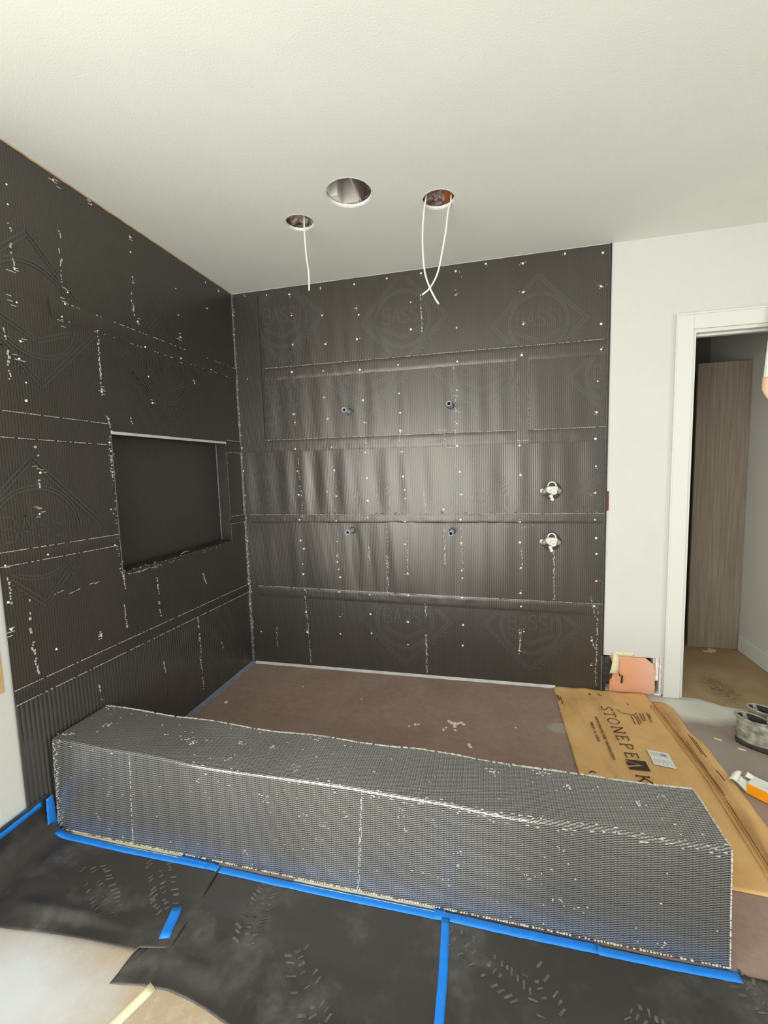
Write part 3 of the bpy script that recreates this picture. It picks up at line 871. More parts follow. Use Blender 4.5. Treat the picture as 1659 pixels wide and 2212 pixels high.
# ------------------------------------------------------------------ the curb wrapped in membrane
CX = 2.455
def curb():
    root = empty('shower_curb', (0.0, -1.48, 0.0))
    tag(root, 'long low shower curb wrapped in shiny black woven membrane', 'curb')
    du = PU/6
    xs = np.arange(0.022, CX+1e-6, du)
    f = xs/CX
    ht = 0.386-0.030*f + 0.004*np.sin(xs*5.1+0.4) + 0.003*np.sin(xs*13.0)
    yt = -1.600+0.004*np.sin(xs*6.3)+0.003*np.sin(xs*15+1)
    yb = -1.328-0.026*f
    yf = -1.613-0.008*f
    # profile stations: (kind, s)
    nfr, nto, nbk = 190, 138, 26
    rows = []
    S_ = []
    rad = 0.012
    for i in range(nfr+1):
        t = i/nfr
        rows.append((yf+(yt-yf)*t, 0.004+(ht-rad-0.004)*t, 0.45, (-1, 0))); S_.append(t*0.36)
    for i in range(1, 6):
        a = PI/2*i/6
        rows.append((yt+rad*(1-math.cos(a)), ht-rad+rad*math.sin(a), 0.6, (-math.cos(a), math.sin(a)))); S_.append(0.36+0.003*i)
    for i in range(nto+1):
        t = i/nto
        rows.append((yt+rad+(yb-rad*0.5-yt-rad)*t, ht-0.004*t, 1.5, (0, 1))); S_.append(0.378+t*0.262)
    for i in range(1, 6):
        a = PI/2*i/6
        rows.append((yb-rad*0.5+rad*0.5*math.sin(a), ht-0.004-rad*0.5*(1-math.cos(a)), 0.6, (math.sin(a), math.cos(a)))); S_.append(0.64+0.002*i)
    for i in range(nbk+1):
        t = i/nbk
        rows.append((yb+0*ht, (ht-0.004-rad*0.5)*(1-t)+0.004*t, 0.3, (1, 0))); S_.append(0.655+t*0.36)
    V, A = [], []
    cell = np.floor(xs/PU)
    ridge = np.abs(np.sin(np.pi*xs/PU))
    for (y, z, amp, (ny, nzv)), s in zip(rows, S_):
        lowf = np.array([nz(x*3.2, s*5.0, 2.0)*0.0045+nz(x*11, s*9.0, 7.0)*0.0016 for x in xs[::8]])
        lowf = np.interp(xs, xs[::8], lowf)
        fr = xs/PU-cell
        h = (0.58+0.42*np.minimum(1, ridge*2.6))*(0.50+0.50*np.cos(2*np.pi*s/PV-2.8*fr+1.1*np.sin(2*np.pi*fr)+cell*1.9))*(0.72+0.28*np.sin(2*np.pi*fr)**2)
        d = h*0.0024*amp+lowf*min(1, amp)*(0.35 if s < 0.02 else 1)
        V.append(np.stack([xs, y+ny*d, z+nzv*d], 1)); A.append(h)
    V = np.array(V); A = np.array(A)
    nr, nc = V.shape[:2]
    idx = np.arange(nr*nc).reshape(nr, nc)
    q = np.stack([idx[:-1, :-1], idx[:-1, 1:], idx[1:, 1:], idx[1:, :-1]], -1).reshape(-1, 4)
    me = bpy.data.meshes.new('membrane_cover')
    me.vertices.add(nr*nc); me.vertices.foreach_set('co', V.reshape(-1).astype(np.float32))
    me.loops.add(q.size); me.loops.foreach_set('vertex_index', q.reshape(-1).astype(np.int32))
    me.polygons.add(len(q)); me.polygons.foreach_set('loop_start', np.arange(0, q.size, 4, dtype=np.int32))
    me.polygons.foreach_set('loop_total', np.full(len(q), 4, dtype=np.int32))
    me.update(calc_edges=True)
    me.polygons.foreach_set('use_smooth', [True]*len(q))
    at = me.attributes.new('relief', 'FLOAT', 'POINT'); at.data.foreach_set('value', A.reshape(-1).astype(np.float32))
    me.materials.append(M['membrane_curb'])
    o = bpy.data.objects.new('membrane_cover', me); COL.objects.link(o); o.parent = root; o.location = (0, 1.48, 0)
    # core and the two end caps
    def cap(name, k, x):
        m = MB(); pr = V[::4, k]
        m.add([(x, float(p[1]), float(p[2])) for p in pr], [tuple(range(len(pr)))])
        c_ = m.build(name, M['membrane_plain'], root); c_.location = (0, 1.48, 0)
    cap('end_cover', -1, float(xs[-1])-0.001)
    cap('end_cover', 0, float(xs[0])+0.001)
    # frayed bright threads on every edge and scuffs on the faces
    m = MB(); r = random.Random(21)
    def fleck(p, s=(0.005, 0.002, 0.0018)):
        a, b, c_ = (k*(0.6+0.8*r.random()) for k in s)
        m.box(p[0]-a/2, p[0]+a/2, p[1]-b/2, p[1]+b/2, p[2]-c_/2, p[2]+c_/2)
    ifr, ito0, ito1 = nfr+2, nfr+6, nfr+6+nto+2
    for k in range(2, nc-2):
        if k % 3 == 2:
            if r.random() < 0.93: fleck(V[ito1, k]+np.array((0, 0.001, 0.0015)), (0.009, 0.005, 0.005))
            if r.random() < 0.75: fleck(V[2, k]+np.array((0, -0.002, 0.001)), (0.006, 0.003, 0.003))
        pr = 0.55*math.exp(-((xs[k]-1.75)/0.5)**2)+0.10
        if k % 2 == 0 and r.random() < pr:
            j = ifr+int(abs(r.gauss(0, 5)))*-1 if r.random() < 0.6 else ifr+r.randint(0, 5)
            fleck(V[j, k]+np.array((0, -0.0012, 0.0008)), (0.008, 0.002, 0.0018))
    for i in range(nr-nbk):
        if i % 2 == 0 and r.random() < 0.8:
            fleck(V[i, -1]+np.array((0.001, 0, 0)), (0.003, 0.003, 0.003))
    for k0, w in ((0, 0.012),):
        for i in range(0, nfr, 3):
            for _ in range(2):
                fleck(V[i, 2]+np.array((abs(r.gauss(0, w)), -0.002, 0)), (0.004, 0.002, 0.002))
    for cxp, tilt in ((0.40, 0.0), (1.335, 0.005), (1.342, 0.004)):
        for i in range(4, nfr, 2):
            k = int(np.searchsorted(xs, cxp+tilt*i/nfr*4))
            if r.random() < 0.5: fleck(V[i, k]+np.array((0, -0.001, 0)), (0.0022, 0.002, 0.0035))
    for _ in range(95):
        i, k = r.randint(8, nfr-4), r.randint(10, nc-10)
        g = r.random() < 0.25
        for q_ in range(r.randint(3, 7) if g else 1):
            fleck(V[i, k]+np.array((r.gauss(0, 0.010) if g else 0, -0.0008, r.gauss(0, 0.006) if g else 0)), (0.004, 0.0018, 0.0014))
    for _ in range(70):
        i, k = r.randint(ito0+4, ito1-4), r.randint(10, nc-10)
        g = r.random() < 0.25
        for q_ in range(r.randint(5, 12) if g else 1):
            fleck(V[i, k]+np.array((r.gauss(0, 0.012) if g else 0, r.gauss(0, 0.008) if g else 0, 0.001)), (0.005, 0.003, 0.0016))
    o = m.build('frayed_threads', M['thread'], root); o.location = (0, 1.48, 0)
    tag(o, kind='stuff')
    return root
curb()

# ------------------------------------------------------------------ floor protection in front of the curb
bd = MB().box(0.02, 3.4, -3.9, -1.66, 0.0, 0.0022)
tag(bd.build('floor_board', M['board']), 'tan floor protection board with white dust under the black paper', 'board')

def sheet(name, outline_fn, nu, nv, hfn, label, mat='paper', thick=0.0012):
    m = MB()
    def fn(u, v):
        x, y = outline_fn(u, v)
        return (x, y, hfn(u, v, x, y))
    m.grid(fn, nu, nv)
    o = m.build(name, M[mat], None, True)
    so = o.modifiers.new('t', 'SOLIDIFY'); so.thickness = thick; so.offset = 1
    tag(o, label, name.split('_')[-1] if '_' in name else name)
    return o
def interp(pts, t):
    for (a, p), (b, q) in zip(pts, pts[1:]):
        if t <= b:
            return p+(q-p)*(t-a)/(b-a)
    return pts[-1][1]
# left sheet, curling up the left wall
def outA(u, v):
    s = u*0.93                     # arc length from the top edge on the wall
    R_ = 0.10
    up = 0.165
    if s < up-R_: x, z = 0.004, up-s
    elif s < up-R_+R_*PI/2:
        a = (s-(up-R_))/R_
        x, z = 0.004+R_*(1-math.cos(a)), R_-R_*math.sin(a)
    else:
        x, z = 0.004+R_+(s-(up-R_)-R_*PI/2), 0.0
    front = interp([(0, -1.93), (0.18, -1.985), (0.36, -1.968), (0.55, -1.957), (0.71, -1.948), (0.715, -1.938), (0.80, -1.922)], x)
    back = -1.632
    y = back+(front-back)*v
    if x > 0.70: x = x+0.012*v
    return x, y, z
def sheetA():
    m = MB()
    def fn(u, v):
        x, y, z = outA(u, v)
        flat = max(0.0, min(1.0, (x-0.10)/0.15))
        w = 0.0075+0.010*flat*v*(0.5+math.sin(v*6.5+x*2.2-0.6))*(0.6+0.6*nz(x*3, v*2))
        w += 0.017*flat*math.exp(-((v-0.78-0.10*(x-0.4))/0.07)**2)*math.exp(-((x-0.45)/0.22)**2)
        w += 0.005*flat*v*v*nz(x*5, v*3, 4)
        if z > 0: return (x+0.0085, y, z+0.0075)
        return (x, y, max(0.006, w))
    m.grid(fn, 90, 40)
    o = m.build('floor_paper', M['paper'], None, True)
    so = o.modifiers.new('t', 'SOLIDIFY'); so.thickness = 0.0012; so.offset = 0
    return tag(o, 'black paper sheet in the left corner curling up the white wall', 'paper sheet')
PAPERS = [sheetA()]
def sheetB():
    m = MB()
    def left(v):  return interp([(0, 0.715), (0.70, 0.74), (0.80, 0.716), (1, 0.712)], v)
    def front(x): return interp([(0.70, -2.034), (0.81, -2.016), (0.89, -2.011), (0.97, -2.018), (1.03, -2.028), (1.10, -2.044), (1.30, -2.10), (1.70, -2.20)], x)
    def fn(u, v):
        x = left(v)+(1.668-left(v))*u
        y = -1.630+(front(x)+1.630)*v
        w = 0.0042+0.010*v*max(0, math.sin(v*8.5+x*2.6))*(0.55+0.6*nz(x*3, v*2, 2))
        w += 0.014*math.exp(-((v-0.80)/0.10)**2)*math.exp(-((x-0.92)/0.16)**2)
        w += 0.010*math.exp(-((v-0.45-0.2*(x-1.0))/0.10)**2)*math.exp(-((x-0.98)/0.25)**2)
        w += 0.010*v*nz(x*5.5, v*4, 7)
        if u < 0.03: w = min(w, 0.005)
        return (x, y, max(0.0034, w))
    m.grid(fn, 110, 50)
    o = m.build('floor_paper', M['paper'], None, True)
    so = o.modifiers.new('t', 'SOLIDIFY'); so.thickness = 0.001; so.offset = 0
    return tag(o, 'middle sheet of wrinkled black paper with a curved front edge over tan board', 'paper sheet')
PAPERS.append(sheetB())
def sheetC():
    m = MB()
    def fn(u, v):
        x = 1.640+1.5*u
        y = -1.630-0.55*v-0.004*math.sin(x*3)
        w = 0.0058+0.008*max(0, math.sin(v*5+x*3.4))*(0.4+nz(x*3, v*2, 5))*v
        return (x, y, max(0.0056, w))
    m.grid(fn, 110, 40)
    o = m.build('floor_paper', M['paper'], None, True)
    so = o.modifiers.new('t', 'SOLIDIFY'); so.thickness = 0.001; so.offset = 0
    return tag(o, 'right-hand sheet of black paper beyond the upright strip of blue tape', 'paper sheet')
PAPERS.append(sheetC())
# dusty boot prints pressed on the paper
def bootprint(m, cx, cy, ang, zf, L=0.27, seed=0, part=1.0):
    r = random.Random(seed)
    ca, sa = math.cos(ang), math.sin(ang)
    for i in range(15):
        t = i/14
        if t > part or 0.44 < t < 0.54: continue
        w = 0.048*math.sin(PI*(0.18+0.75*(abs(t-0.5)*0.9+0.28)))
        for side in (-1, 0, 1):
            if r.random() < 0.30: continue
            lx, ly = (t-0.5)*L+r.gauss(0, 0.002), side*w*0.68+r.gauss(0, 0.002)
            sx, sy = 0.0036*(0.6+0.7*r.random()), (0.011 if side else 0.009)*(0.6+0.6*r.random())
            tilt = side*0.5
            q = []
            for dx, dy in ((-sx, -sy), (sx, -sy), (sx, sy), (-sx, sy)):
                ex, ey = dx*math.cos(tilt)-dy*math.sin(tilt)+lx, dx*math.sin(tilt)+dy*math.cos(tilt)+ly
                q.append((cx+ca*ex-sa*ey, cy+sa*ex+ca*ey, zf))
            m.add(q, [(0, 1, 2, 3)])

def drape(m, zoff=0.0009, under=None):
    """lay a flat mesh on the sheets below it"""
    out = []
    for x, y, z in m.v:
        top = 0.0022 if y < -1.66 else 0.0
        for o in (under or PAPERS):
            hit, loc, *_ = o.ray_cast(Vector((x, y, 0.08)), Vector((0, 0, -1)))
            if hit: top = max(top, loc.z)
        out.append((x, y, top+zoff))
    m.v = out
    return m
bpy.context.view_layer.update()
PR_ = [(0.63, -1.725, 2.4, 0.25, 0), (0.44, -1.80, 2.6, 0.27, 0), (1.03, -1.76, -1.5, 0.20, 1), (1.765, -1.75, -0.55, 0.27, 2), (1.95, -1.86, -1.2, 0.27, 2), (1.30, -1.95, -0.9, 0.28, 1), (2.52, -1.72, -0.9, 0.24, 2), (2.25, -1.86, -0.6, 0.25, 2)]
for i, (a, b, an, L, q) in enumerate(PR_):
    m = MB(); bootprint(m, a, b, an, 0, L, i)
    o = drape(m, 0.0012).build('boot_print', M['tread'], PAPERS[q])
    tag(o, kind='stuff')

# blue tape
TAPES = []
def tape(name, pts, w, label, mat='blue_tape', z=None, group='blue tape on the paper', seed=0):
    """a strip of tape along pts, draped over the sheets"""
    m = MB()
    P = []
    for (a, b), (c_, d) in zip(pts, pts[1:]):
        n = max(2, int(math.hypot(c_-a, d-b)/0.02))
        P += [(a+(c_-a)*i/n, b+(d-b)*i/n) for i in range(n)]
    P.append(pts[-1])
    n = len(P)
    def fn(u, v):
        i = round(u*(n-1))
        a, b = P[max(0, i-1)], P[min(n-1, i+1)]
        d = math.hypot(b[0]-a[0], b[1]-a[1])
        nx, ny = -(b[1]-a[1])/d, (b[0]-a[0])/d
        off = (v-0.5)*w+0.0012*nz(u*14, seed, v)
        return (P[i][0]+nx*off, P[i][1]+ny*off, 0)
    m.grid(fn, n, 4)
    drape(m, 0.0012, PAPERS+TAPES)
    if z is not None: m.v = [(x, y, z(x, y)) for x, y, _ in m.v]
    o = m.build(name, M[mat], None, True)
    so = o.modifiers.new('t', 'SOLIDIFY'); so.thickness = 0.0007; so.offset = 1
    bpy.context.view_layer.update()
    TAPES.append(o)
    tag(o, label, 'tape', group)
    return o
tape('masking_tape', [(0.10, -1.622), (0.70, -1.619)], 0.030, 'cream masking tape under the curb at its left end', 'cream_tape', seed=1, group='cream masking tape')
tape('masking_tape', [(1.10, -1.624), (1.64, -1.622)], 0.026, 'cream masking tape under the middle of the curb', 'cream_tape', seed=2, group='cream masking tape')
tape('masking_tape', [(0.842, -2.010), (0.60, -2.62)], 0.030, 'cream masking tape on the tan board at the bottom left', 'cream_tape', seed=3, group='cream masking tape')
tape('blue_tape', [(0.06, -1.638), (0.40, -1.643), (0.775, -1.640)], 0.034, 'blue tape along the left end of the curb foot', seed=4)
tape('blue_tape', [(0.63, -1.626), (0.79, -1.629)], 0.022, 'short blue tape overlap where two strips meet under the curb', seed=5)
tape('blue_tape', [(0.755, -1.640), (1.20, -1.644), (1.64, -1.642)], 0.033, 'blue tape along the middle of the curb foot', seed=6)
tape('blue_tape', [(1.605, -1.638), (1.85, -1.642), (2.10, -1.642)], 0.038, 'blue tape along the curb foot right of the upright strip', seed=7)
tape('blue_tape', [(2.10, -1.646), (2.30, -1.645), (2.472, -1.640)], 0.034, 'blue tape at the right end of the curb foot', seed=8)
tape('blue_tape', [(1.645, -1.650), (1.652, -1.80), (1.655, -2.12)], 0.026, 'upright strip of blue tape running down from the curb', seed=9)
tape('blue_tape', [(0.756, -1.800), (0.787, -1.900)], 0.034, 'short blue tape piece across the dark seam of the paper', seed=10)
# tape in the corner and on the white wall
m = MB()
m.grid(lambda u, v: (0.028+0.002*nz(u*9), -1.620-0.030*v-0.012*u*(v-0.5), 0.165-0.155*u), 14, 4)
m.grid(lambda u, v: (0.026+0.05*u, -1.621-0.032*v, 0.018-0.008*u), 5, 4)
o = m.build('blue_tape', M['blue_tape'], None, True)
o.modifiers.new('t', 'SOLIDIFY').thickness = 0.0007
tag(o, 'upright blue tape in the corner beside the curb end', 'tape', 'blue tape on the paper')
m = MB()
m.grid(lambda u, v: (0.0160-0.010*v*v+0.001*nz(u*20), -1.655-0.62*u, 0.156-0.014*u+0.036*(v-0.5)+0.002*nz(u*9, v)), 60, 4)
o = m.build('blue_tape', M['blue_tape'], None, True)
o.modifiers.new('t', 'SOLIDIFY').thickness = 0.0007
tag(o, 'blue tape holding the paper edge against the white left wall', 'tape', 'blue tape on the paper')

# ------------------------------------------------------------------ cardboard sheet with print
def cardboard():
    root = empty('cardboard_sheet', (2.5, -0.7, 0.0))
    tag(root, 'flattened brown printed cardboard box on the floor right of the shower', 'cardboard')
    off = Vector((-2.5, 0.7, 0.0))
    def put(o): o.location = off; return o
    def zc(x, y):
        z = 0.005+0.004*math.exp(-((x-2.53)/0.14)**2)*(0.5+0.5*nz(y*3))+0.010*math.exp(-((y-0.0)/0.05)**2)*(0.5+nz(x*9))
        return max(0.004, z)
    m = MB()
    m.grid(lambda u, v: (2.197+u*(interp([(-1.36, 2.757), (-0.77, 2.785), (-0.12, 2.757), (0, 2.735)], -1.355+1.35*v)-2.197),
                         -1.355+v*1.35-0.006*math.sin(u*3)*v+0.012*(1-u)*(1-v)-0.03*max(0, u-0.6)*v, zc(2.197+u*0.55, -1.355+1.35*v)), 60, 80)
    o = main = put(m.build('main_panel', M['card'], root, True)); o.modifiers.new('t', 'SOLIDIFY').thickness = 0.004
    # narrow side flap folded over a double crease
    edge = [(-1.36, 2.72), (-1.04, 2.857), (-0.80, 2.862), (-0.50, 2.866), (-0.414, 2.836), (-0.175, 2.846), (-0.10, 2.811)]
    m = MB()
    def fl_(u, v):
        y = -1.350+v*1.245
        x0 = interp([(-1.36, 2.757), (-0.77, 2.785), (-0.12, 2.757), (0, 2.757)], y)-0.004
        x1 = max(x0+0.004, interp(edge, y))
        z = 0.0085+0.020*math.exp(-((u-0.45)/0.30)**2)*(0.5+0.6*nz(y*4))+0.004*nz(y*12, u*3)
        return (x0+(x1-x0)*u, y, max(0.005, z))
    m.grid(fl_, 14, 80)
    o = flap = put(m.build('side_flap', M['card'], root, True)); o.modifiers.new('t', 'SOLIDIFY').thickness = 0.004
    for dx in (0.012, 0.030):
        m = MB()
        m.tube([(interp([(-1.36, 2.757), (-0.77, 2.785), (-0.12, 2.757)], y)-dx, y, 0.0075) for y in np.linspace(-1.30, -0.15, 24)], 0.0030, 6)
        put(m.build('fold_ridge', M['card'], root, True))
    # lettering as flat ink
    zi = lambda x, y: zc(x, y)+0.0046
    G = {'S': [[(.80, 1.0), (.84, .84)], [(.82, .88), (.62, .99), (.30, .95), (.12, .78), (.22, .60), (.66, .40), (.78, .22), (.62, .04), (.28, 0), (.08, .10)], [(.06, 0), (.10, .18)]],
         'T': [[(.5, 0), (.5, 1)], [(.02, .97), (.98, .97)], [(.02, .98), (.02, .84)], [(.98, .98), (.98, .84)], [(.34, .02), (.66, .02)]],
         'O': [[(.5+.46*math.cos(2*PI*k/24), .5+.5*math.sin(2*PI*k/24)) for k in range(25)]],
         'N': [[(.14, 0), (.14, 1)], [(.14, 1), (.86, 0)], [(.86, 0), (.86, 1)], [(0, .02), (.28, .02)], [(.72, .98), (1, .98)], [(0, .98), (.16, .98)]],
         'E': [[(.14, 0), (.14, 1)], [(0, .98), (.86, .98)], [(.14, .52), (.66, .52)], [(0, .02), (.90, .02)], [(.86, .99), (.86, .84)], [(.90, 0), (.90, .17)], [(.66, .62), (.66, .42)]],
         'P': [[(.14, 0), (.14, 1)], [(.0, .98), (.58, .98), (.82, .86), (.84, .68), (.70, .52), (.14, .48)], [(0, .02), (.32, .02)]],
         'K': [[(.14, 0), (.14, 1)], [(.84, .98), (.16, .46)], [(.34, .56), (.90, .02)], [(0, .02), (.30, .02)], [(0, .98), (.28, .98)], [(.72, .02), (1.02, .02)], [(.68, .98), (.96, .98)]]}
    LET = [('S', -0.214, 0.050), ('T', -0.272, 0.052), ('O', -0.338, 0.062), ('N', -0.420, 0.066), ('E', -0.506, 0.044), ('P', -0.575, 0.048), ('E', -0.648, 0.044), ('K', -0.812, 0.056)]
    hh = 0.058
    for ch, y0, wd in LET:
        m = MB()
        for g in G[ch]:
            pts = []
            for (a0, b0), (a1, b1) in zip(g, g[1:]):
                pts += [(2.437+0.012*min(1, (-y0-0.2)/0.6)+(b0+(b1-b0)*t/3)*hh, y0-(a0+(a1-a0)*t/3)*wd) for t in range(4)]
            ribbon(m, pts, 0.0068 if len(g) == 2 and abs(g[0][1]-g[1][1]) > 0.5 else 0.0050, lambda a, b: (a, b, zi(a, b)))
        put(m.build('printed_letter', M['card_ink'], root))
    # the A is a dark square with a pale peak left open
    m = MB()
    bx = 2.434; y0, y1 = -0.7055, -0.7775; hq = 0.091
    def sq(pts):
        m.add([(bx+b*hq, y0+(y1-y0)*a, zi(bx+b*hq, y0+(y1-y0)*a)+0.0003) for a, b in pts], [tuple(range(len(pts)))])
    sq([(0, 0), (.06, 0), (.50, .86), (.46, 1), (0, 1)])
    sq([(.46, 1), (.50, .86), (.80, 0), (1, 0), (1, 1)])
    sq([(.20, 0), (.60, 0), (.47, .56)])
    put(m.build('printed_square', M['card_ink_square'], root))
    for i, l in enumerate(PRINT_LINES):
        m = MB()
        pts = []
        for (a0, b0), (a1, b1) in zip(l, l[1:]):
            pts += [(a0+(a1-a0)*t/4, b0+(b1-b0)*t/4) for t in range(5)]
        ribbon(m, pts, 0.011 if i == 12 else 0.0055, lambda a, b: (a, b, zi(a, b)))
        put(m.build('printed_line', M['card_ink_light' if i < 12 else 'card_ink'], root))
    def word(txt, x, y, size, length, mat, italic=0.0):
        cu = bpy.data.curves.new('word', 'FONT'); cu.body = txt; cu.size = size; cu.shear = italic; cu.offset = 0.0007
        t = bpy.data.objects.new('word', cu); COL.objects.link(t)
        bpy.context.view_layer.update()
        me = bpy.data.meshes.new_from_object(t.evaluated_get(bpy.context.evaluated_depsgraph_get()))
        bpy.data.objects.remove(t)
        w = max(v.co.x for v in me.vertices)
        for v in me.vertices:
            a, b = v.co.x*length/w, v.co.y
            X, Y = x+b, y-a
            v.co = (X, Y, zi(X, Y)+0.0004)
        o = bpy.data.objects.new('printed_words', me); COL.objects.link(o); o.parent = root
        me.materials.append(mat); put(o)
    word('www.stonepeakceramics.com', 2.377, -0.336, 0.026, 0.382, M['card_ink_light'])
    word('Made in USA', 2.340, -0.400, 0.020, 0.182, M['card_ink_light'])
    # long panel lines beside the crease
    for k, (xa, ya, yb_) in enumerate([(2.772, -0.52, -0.86), (2.781, -0.50, -0.88), (2.812, -0.44, -0.60), (2.822, -0.45, -0.62), (2.818, -0.72, -0.80)]):
        m = MB()
        ribbon(m, [(xa, ya+(yb_-ya)*t/16) for t in range(17)], 0.0035 if k < 2 else 0.006, lambda a, b: (a, b, 0.040))
        m.v = [(x, y, 0) for x, y, z in m.v]
        bpy.context.view_layer.update()
        put(drape(m, 0.0008, [main, flap]).build('printed_line', M['card_ink_light'], root))
    # white shipping sticker
    st = [(2.562, -0.608), (2.654, -0.619), (2.649, -0.736), (2.558, -0.721)]
    def bil(u, v, dz):
        x = (1-v)*((1-u)*st[0][0]+u*st[1][0])+v*((1-u)*st[3][0]+u*st[2][0])
        y = (1-v)*((1-u)*st[0][1]+u*st[1][1])+v*((1-u)*st[3][1]+u*st[2][1])
        return (x, y, zi(x, y)+dz)
    m = MB().grid(lambda u, v: bil(u, v, 0.0004), 6, 6)
    stk = put(m.build('sticker', M['label'], root, True))
    m = MB()
    for k in range(9):
        a = 0.12+k*0.09
        m.grid(lambda u, v: bil(a+0.028*u, 0.10+0.30*v*(1 if k % 3 else 0.7), 0.0009), 2, 3)
        m.grid(lambda u, v: bil(a+0.022*u, 0.55+0.36*v*(0.5 if k % 2 else 1), 0.0009), 2, 3)
    m.grid(lambda u, v: bil(0.60+0.22*u, 0.12+0.18*v, 0.001), 2, 2)
    m.build('sticker_print', M['label_ink'], stk)
cardboard()

# ------------------------------------------------------------------ pipe stubs in the back wall
def stub(x, z, label, proto=None):
    if proto is None:
        root = empty('pipe_stub', (x, -0.008, z))
        m = MB()
        ring = []
        n = 20
        vs, fs = [], []
        for (r_, y) in ((0.0165, 0.006), (0.0165, -0.112), (0.0160, -0.115), (0.0118, -0.115), (0.0112, -0.112), (0.0112, -0.05)):
            vs += [(math.cos(2*PI*k/n)*r_, y, math.sin(2*PI*k/n)*r_) for k in range(n)]
        for q in range(5):
            fs += [(q*n+k, q*n+(k+1) % n, (q+1)*n+(k+1) % n, (q+1)*n+k) for k in range(n)]
        m.add(vs, fs)
        m.build('pipe', M['pvc'], root, True)
        MB().add([(math.cos(2*PI*k/n)*0.0113, -0.085, math.sin(2*PI*k/n)*0.0113) for k in range(n)], [tuple(range(n))]).build('bore', M['dark_hole'], root)
        m = MB()
        m.grid(lambda u, v: (math.cos(2*PI*u)*(0.017+0.006*v), -0.004+0.002*v-0.001*nz(u*9), math.sin(2*PI*u)*(0.017+0.006*v)), 24, 3)
        m.build('sealant_ring', M['membrane_plain'], root, True)
    else:
        root = copy_tree(proto)
        root.location = (x, -0.008, z)
    tag(root, label, 'pipe', 'pipe stubs in the shower wall')
    return root
p0 = stub(0.856, 1.864, 'upper left grey pipe stub sticking out of the black wall')
stub(1.549, 1.863, 'upper right grey pipe stub on the black wall above a white scratch', p0)
stub(0.849, 1.040, 'lower left grey pipe stub sticking out of the black wall', p0)
stub(1.550, 1.037, 'lower grey pipe stub nearest the valves on the black wall', p0)

# ------------------------------------------------------------------ shower valves
def valve():
    root = empty('shower_valve', (2.176, -0.010, 1.300))
    n = 20
    def cyl(m, x, z, r, y0, y1, r1=None):
        r1 = r if r1 is None else r1
        vs = [(x+math.cos(2*PI*k/n)*r, y0, z+math.sin(2*PI*k/n)*r) for k in range(n)] + [(x+math.cos(2*PI*k/n)*r1, y1, z+math.sin(2*PI*k/n)*r1) for k in range(n)]
        m.add(vs, [tuple(range(n)), tuple(range(2*n-1, n-1, -1))]+[(k, n+k, n+(k+1) % n, (k+1) % n) for k in range(n)])
        return m
    body = MB()
    pts = [(-.044, -.004), (-.046, .020), (-.030, .034), (.036, .034), (.042, .026), (.038, -.002), (.020, -.022), (-.020, -.022)]
    vs = [(x, -0.004, z) for x, z in pts]+[(x*0.92, -0.040, z*0.92) for x, z in pts]
    k_ = len(pts)
    body.add(vs, [tuple(range(k_)), tuple(range(2*k_-1, k_-1, -1))]+[(i, k_+i, k_+(i+1) % k_, (i+1) % k_) for i in range(k_)])
    body.build('body', M['valve_white'], root, bevel=0.003)
    for x in (-0.052, 0.046):
        m = MB(); cyl(m, x, -0.003, 0.021, -0.002, -0.036, 0.018); cyl(m, x, -0.003, 0.012, -0.036, -0.042)
        m.build('inlet', M['valve_brass'], root, True)
    cyl(MB(), -0.068, 0.0, 0.017, -0.002, -0.026, 0.016).build('collar', M['valve_white'], root, True)
    m = MB(); cyl(m, 0.008, -0.006, 0.0225, -0.036, -0.062, 0.0215); m.build('stem_guard', M['valve_white'], root, bevel=0.002)
    m = MB(); cyl(m, 0.008, -0.006, 0.004, -0.062, -0.066); m.build('stem', M['valve_brass'], root)
    m = MB(); m.tube([(-0.002+0.028*math.cos(a), -0.030, 0.034+0.030*math.sin(a)) for a in np.linspace(0, PI, 16)], 0.006, 8)
    m.build('bracket', M['valve_white'], root, True)
    m = MB(); cyl(m, -0.006, -0.040, 0.0135, -0.002, -0.030); cyl(m, 0.002, -0.062, 0.0145, -0.002, -0.034, 0.012)
    m.build('outlet', M['valve_white'], root, bevel=0.002)
    m = MB()
    vs, fs = [], []
    for (k, rr) in enumerate((0.072, 0.060)):
        vs += [(math.cos(2*PI*i/28)*rr*(1+0.12*nz(i*0.9, k)), -0.0045-0.002*k, math.sin(2*PI*i/28)*rr*0.9*(1+0.12*nz(i*0.8, k+4))) for i in range(28)]
    fs = [(i, (i+1) % 28, 28+(i+1) % 28, 28+i) for i in range(28)]
    m.add(vs, fs)
    m.add([v for v in vs[28:]], [tuple(range(28))])
    m.build('cut_opening', M['membrane_plain'], root)
    return root
v0 = valve()
v0.scale = (0.86, 0.9, 0.86)
tag(v0, 'upper white-grey shower valve body set in the black wall', 'valve', 'shower valves on the back wall')
v1 = copy_tree(v0); v1.location = (2.176, -0.010, 0.975); v1.rotation_euler = (0, 0.04, 0)
tag(v1, 'lower white-grey shower valve body above a thin vertical scratch', 'valve', 'shower valves on the back wall')

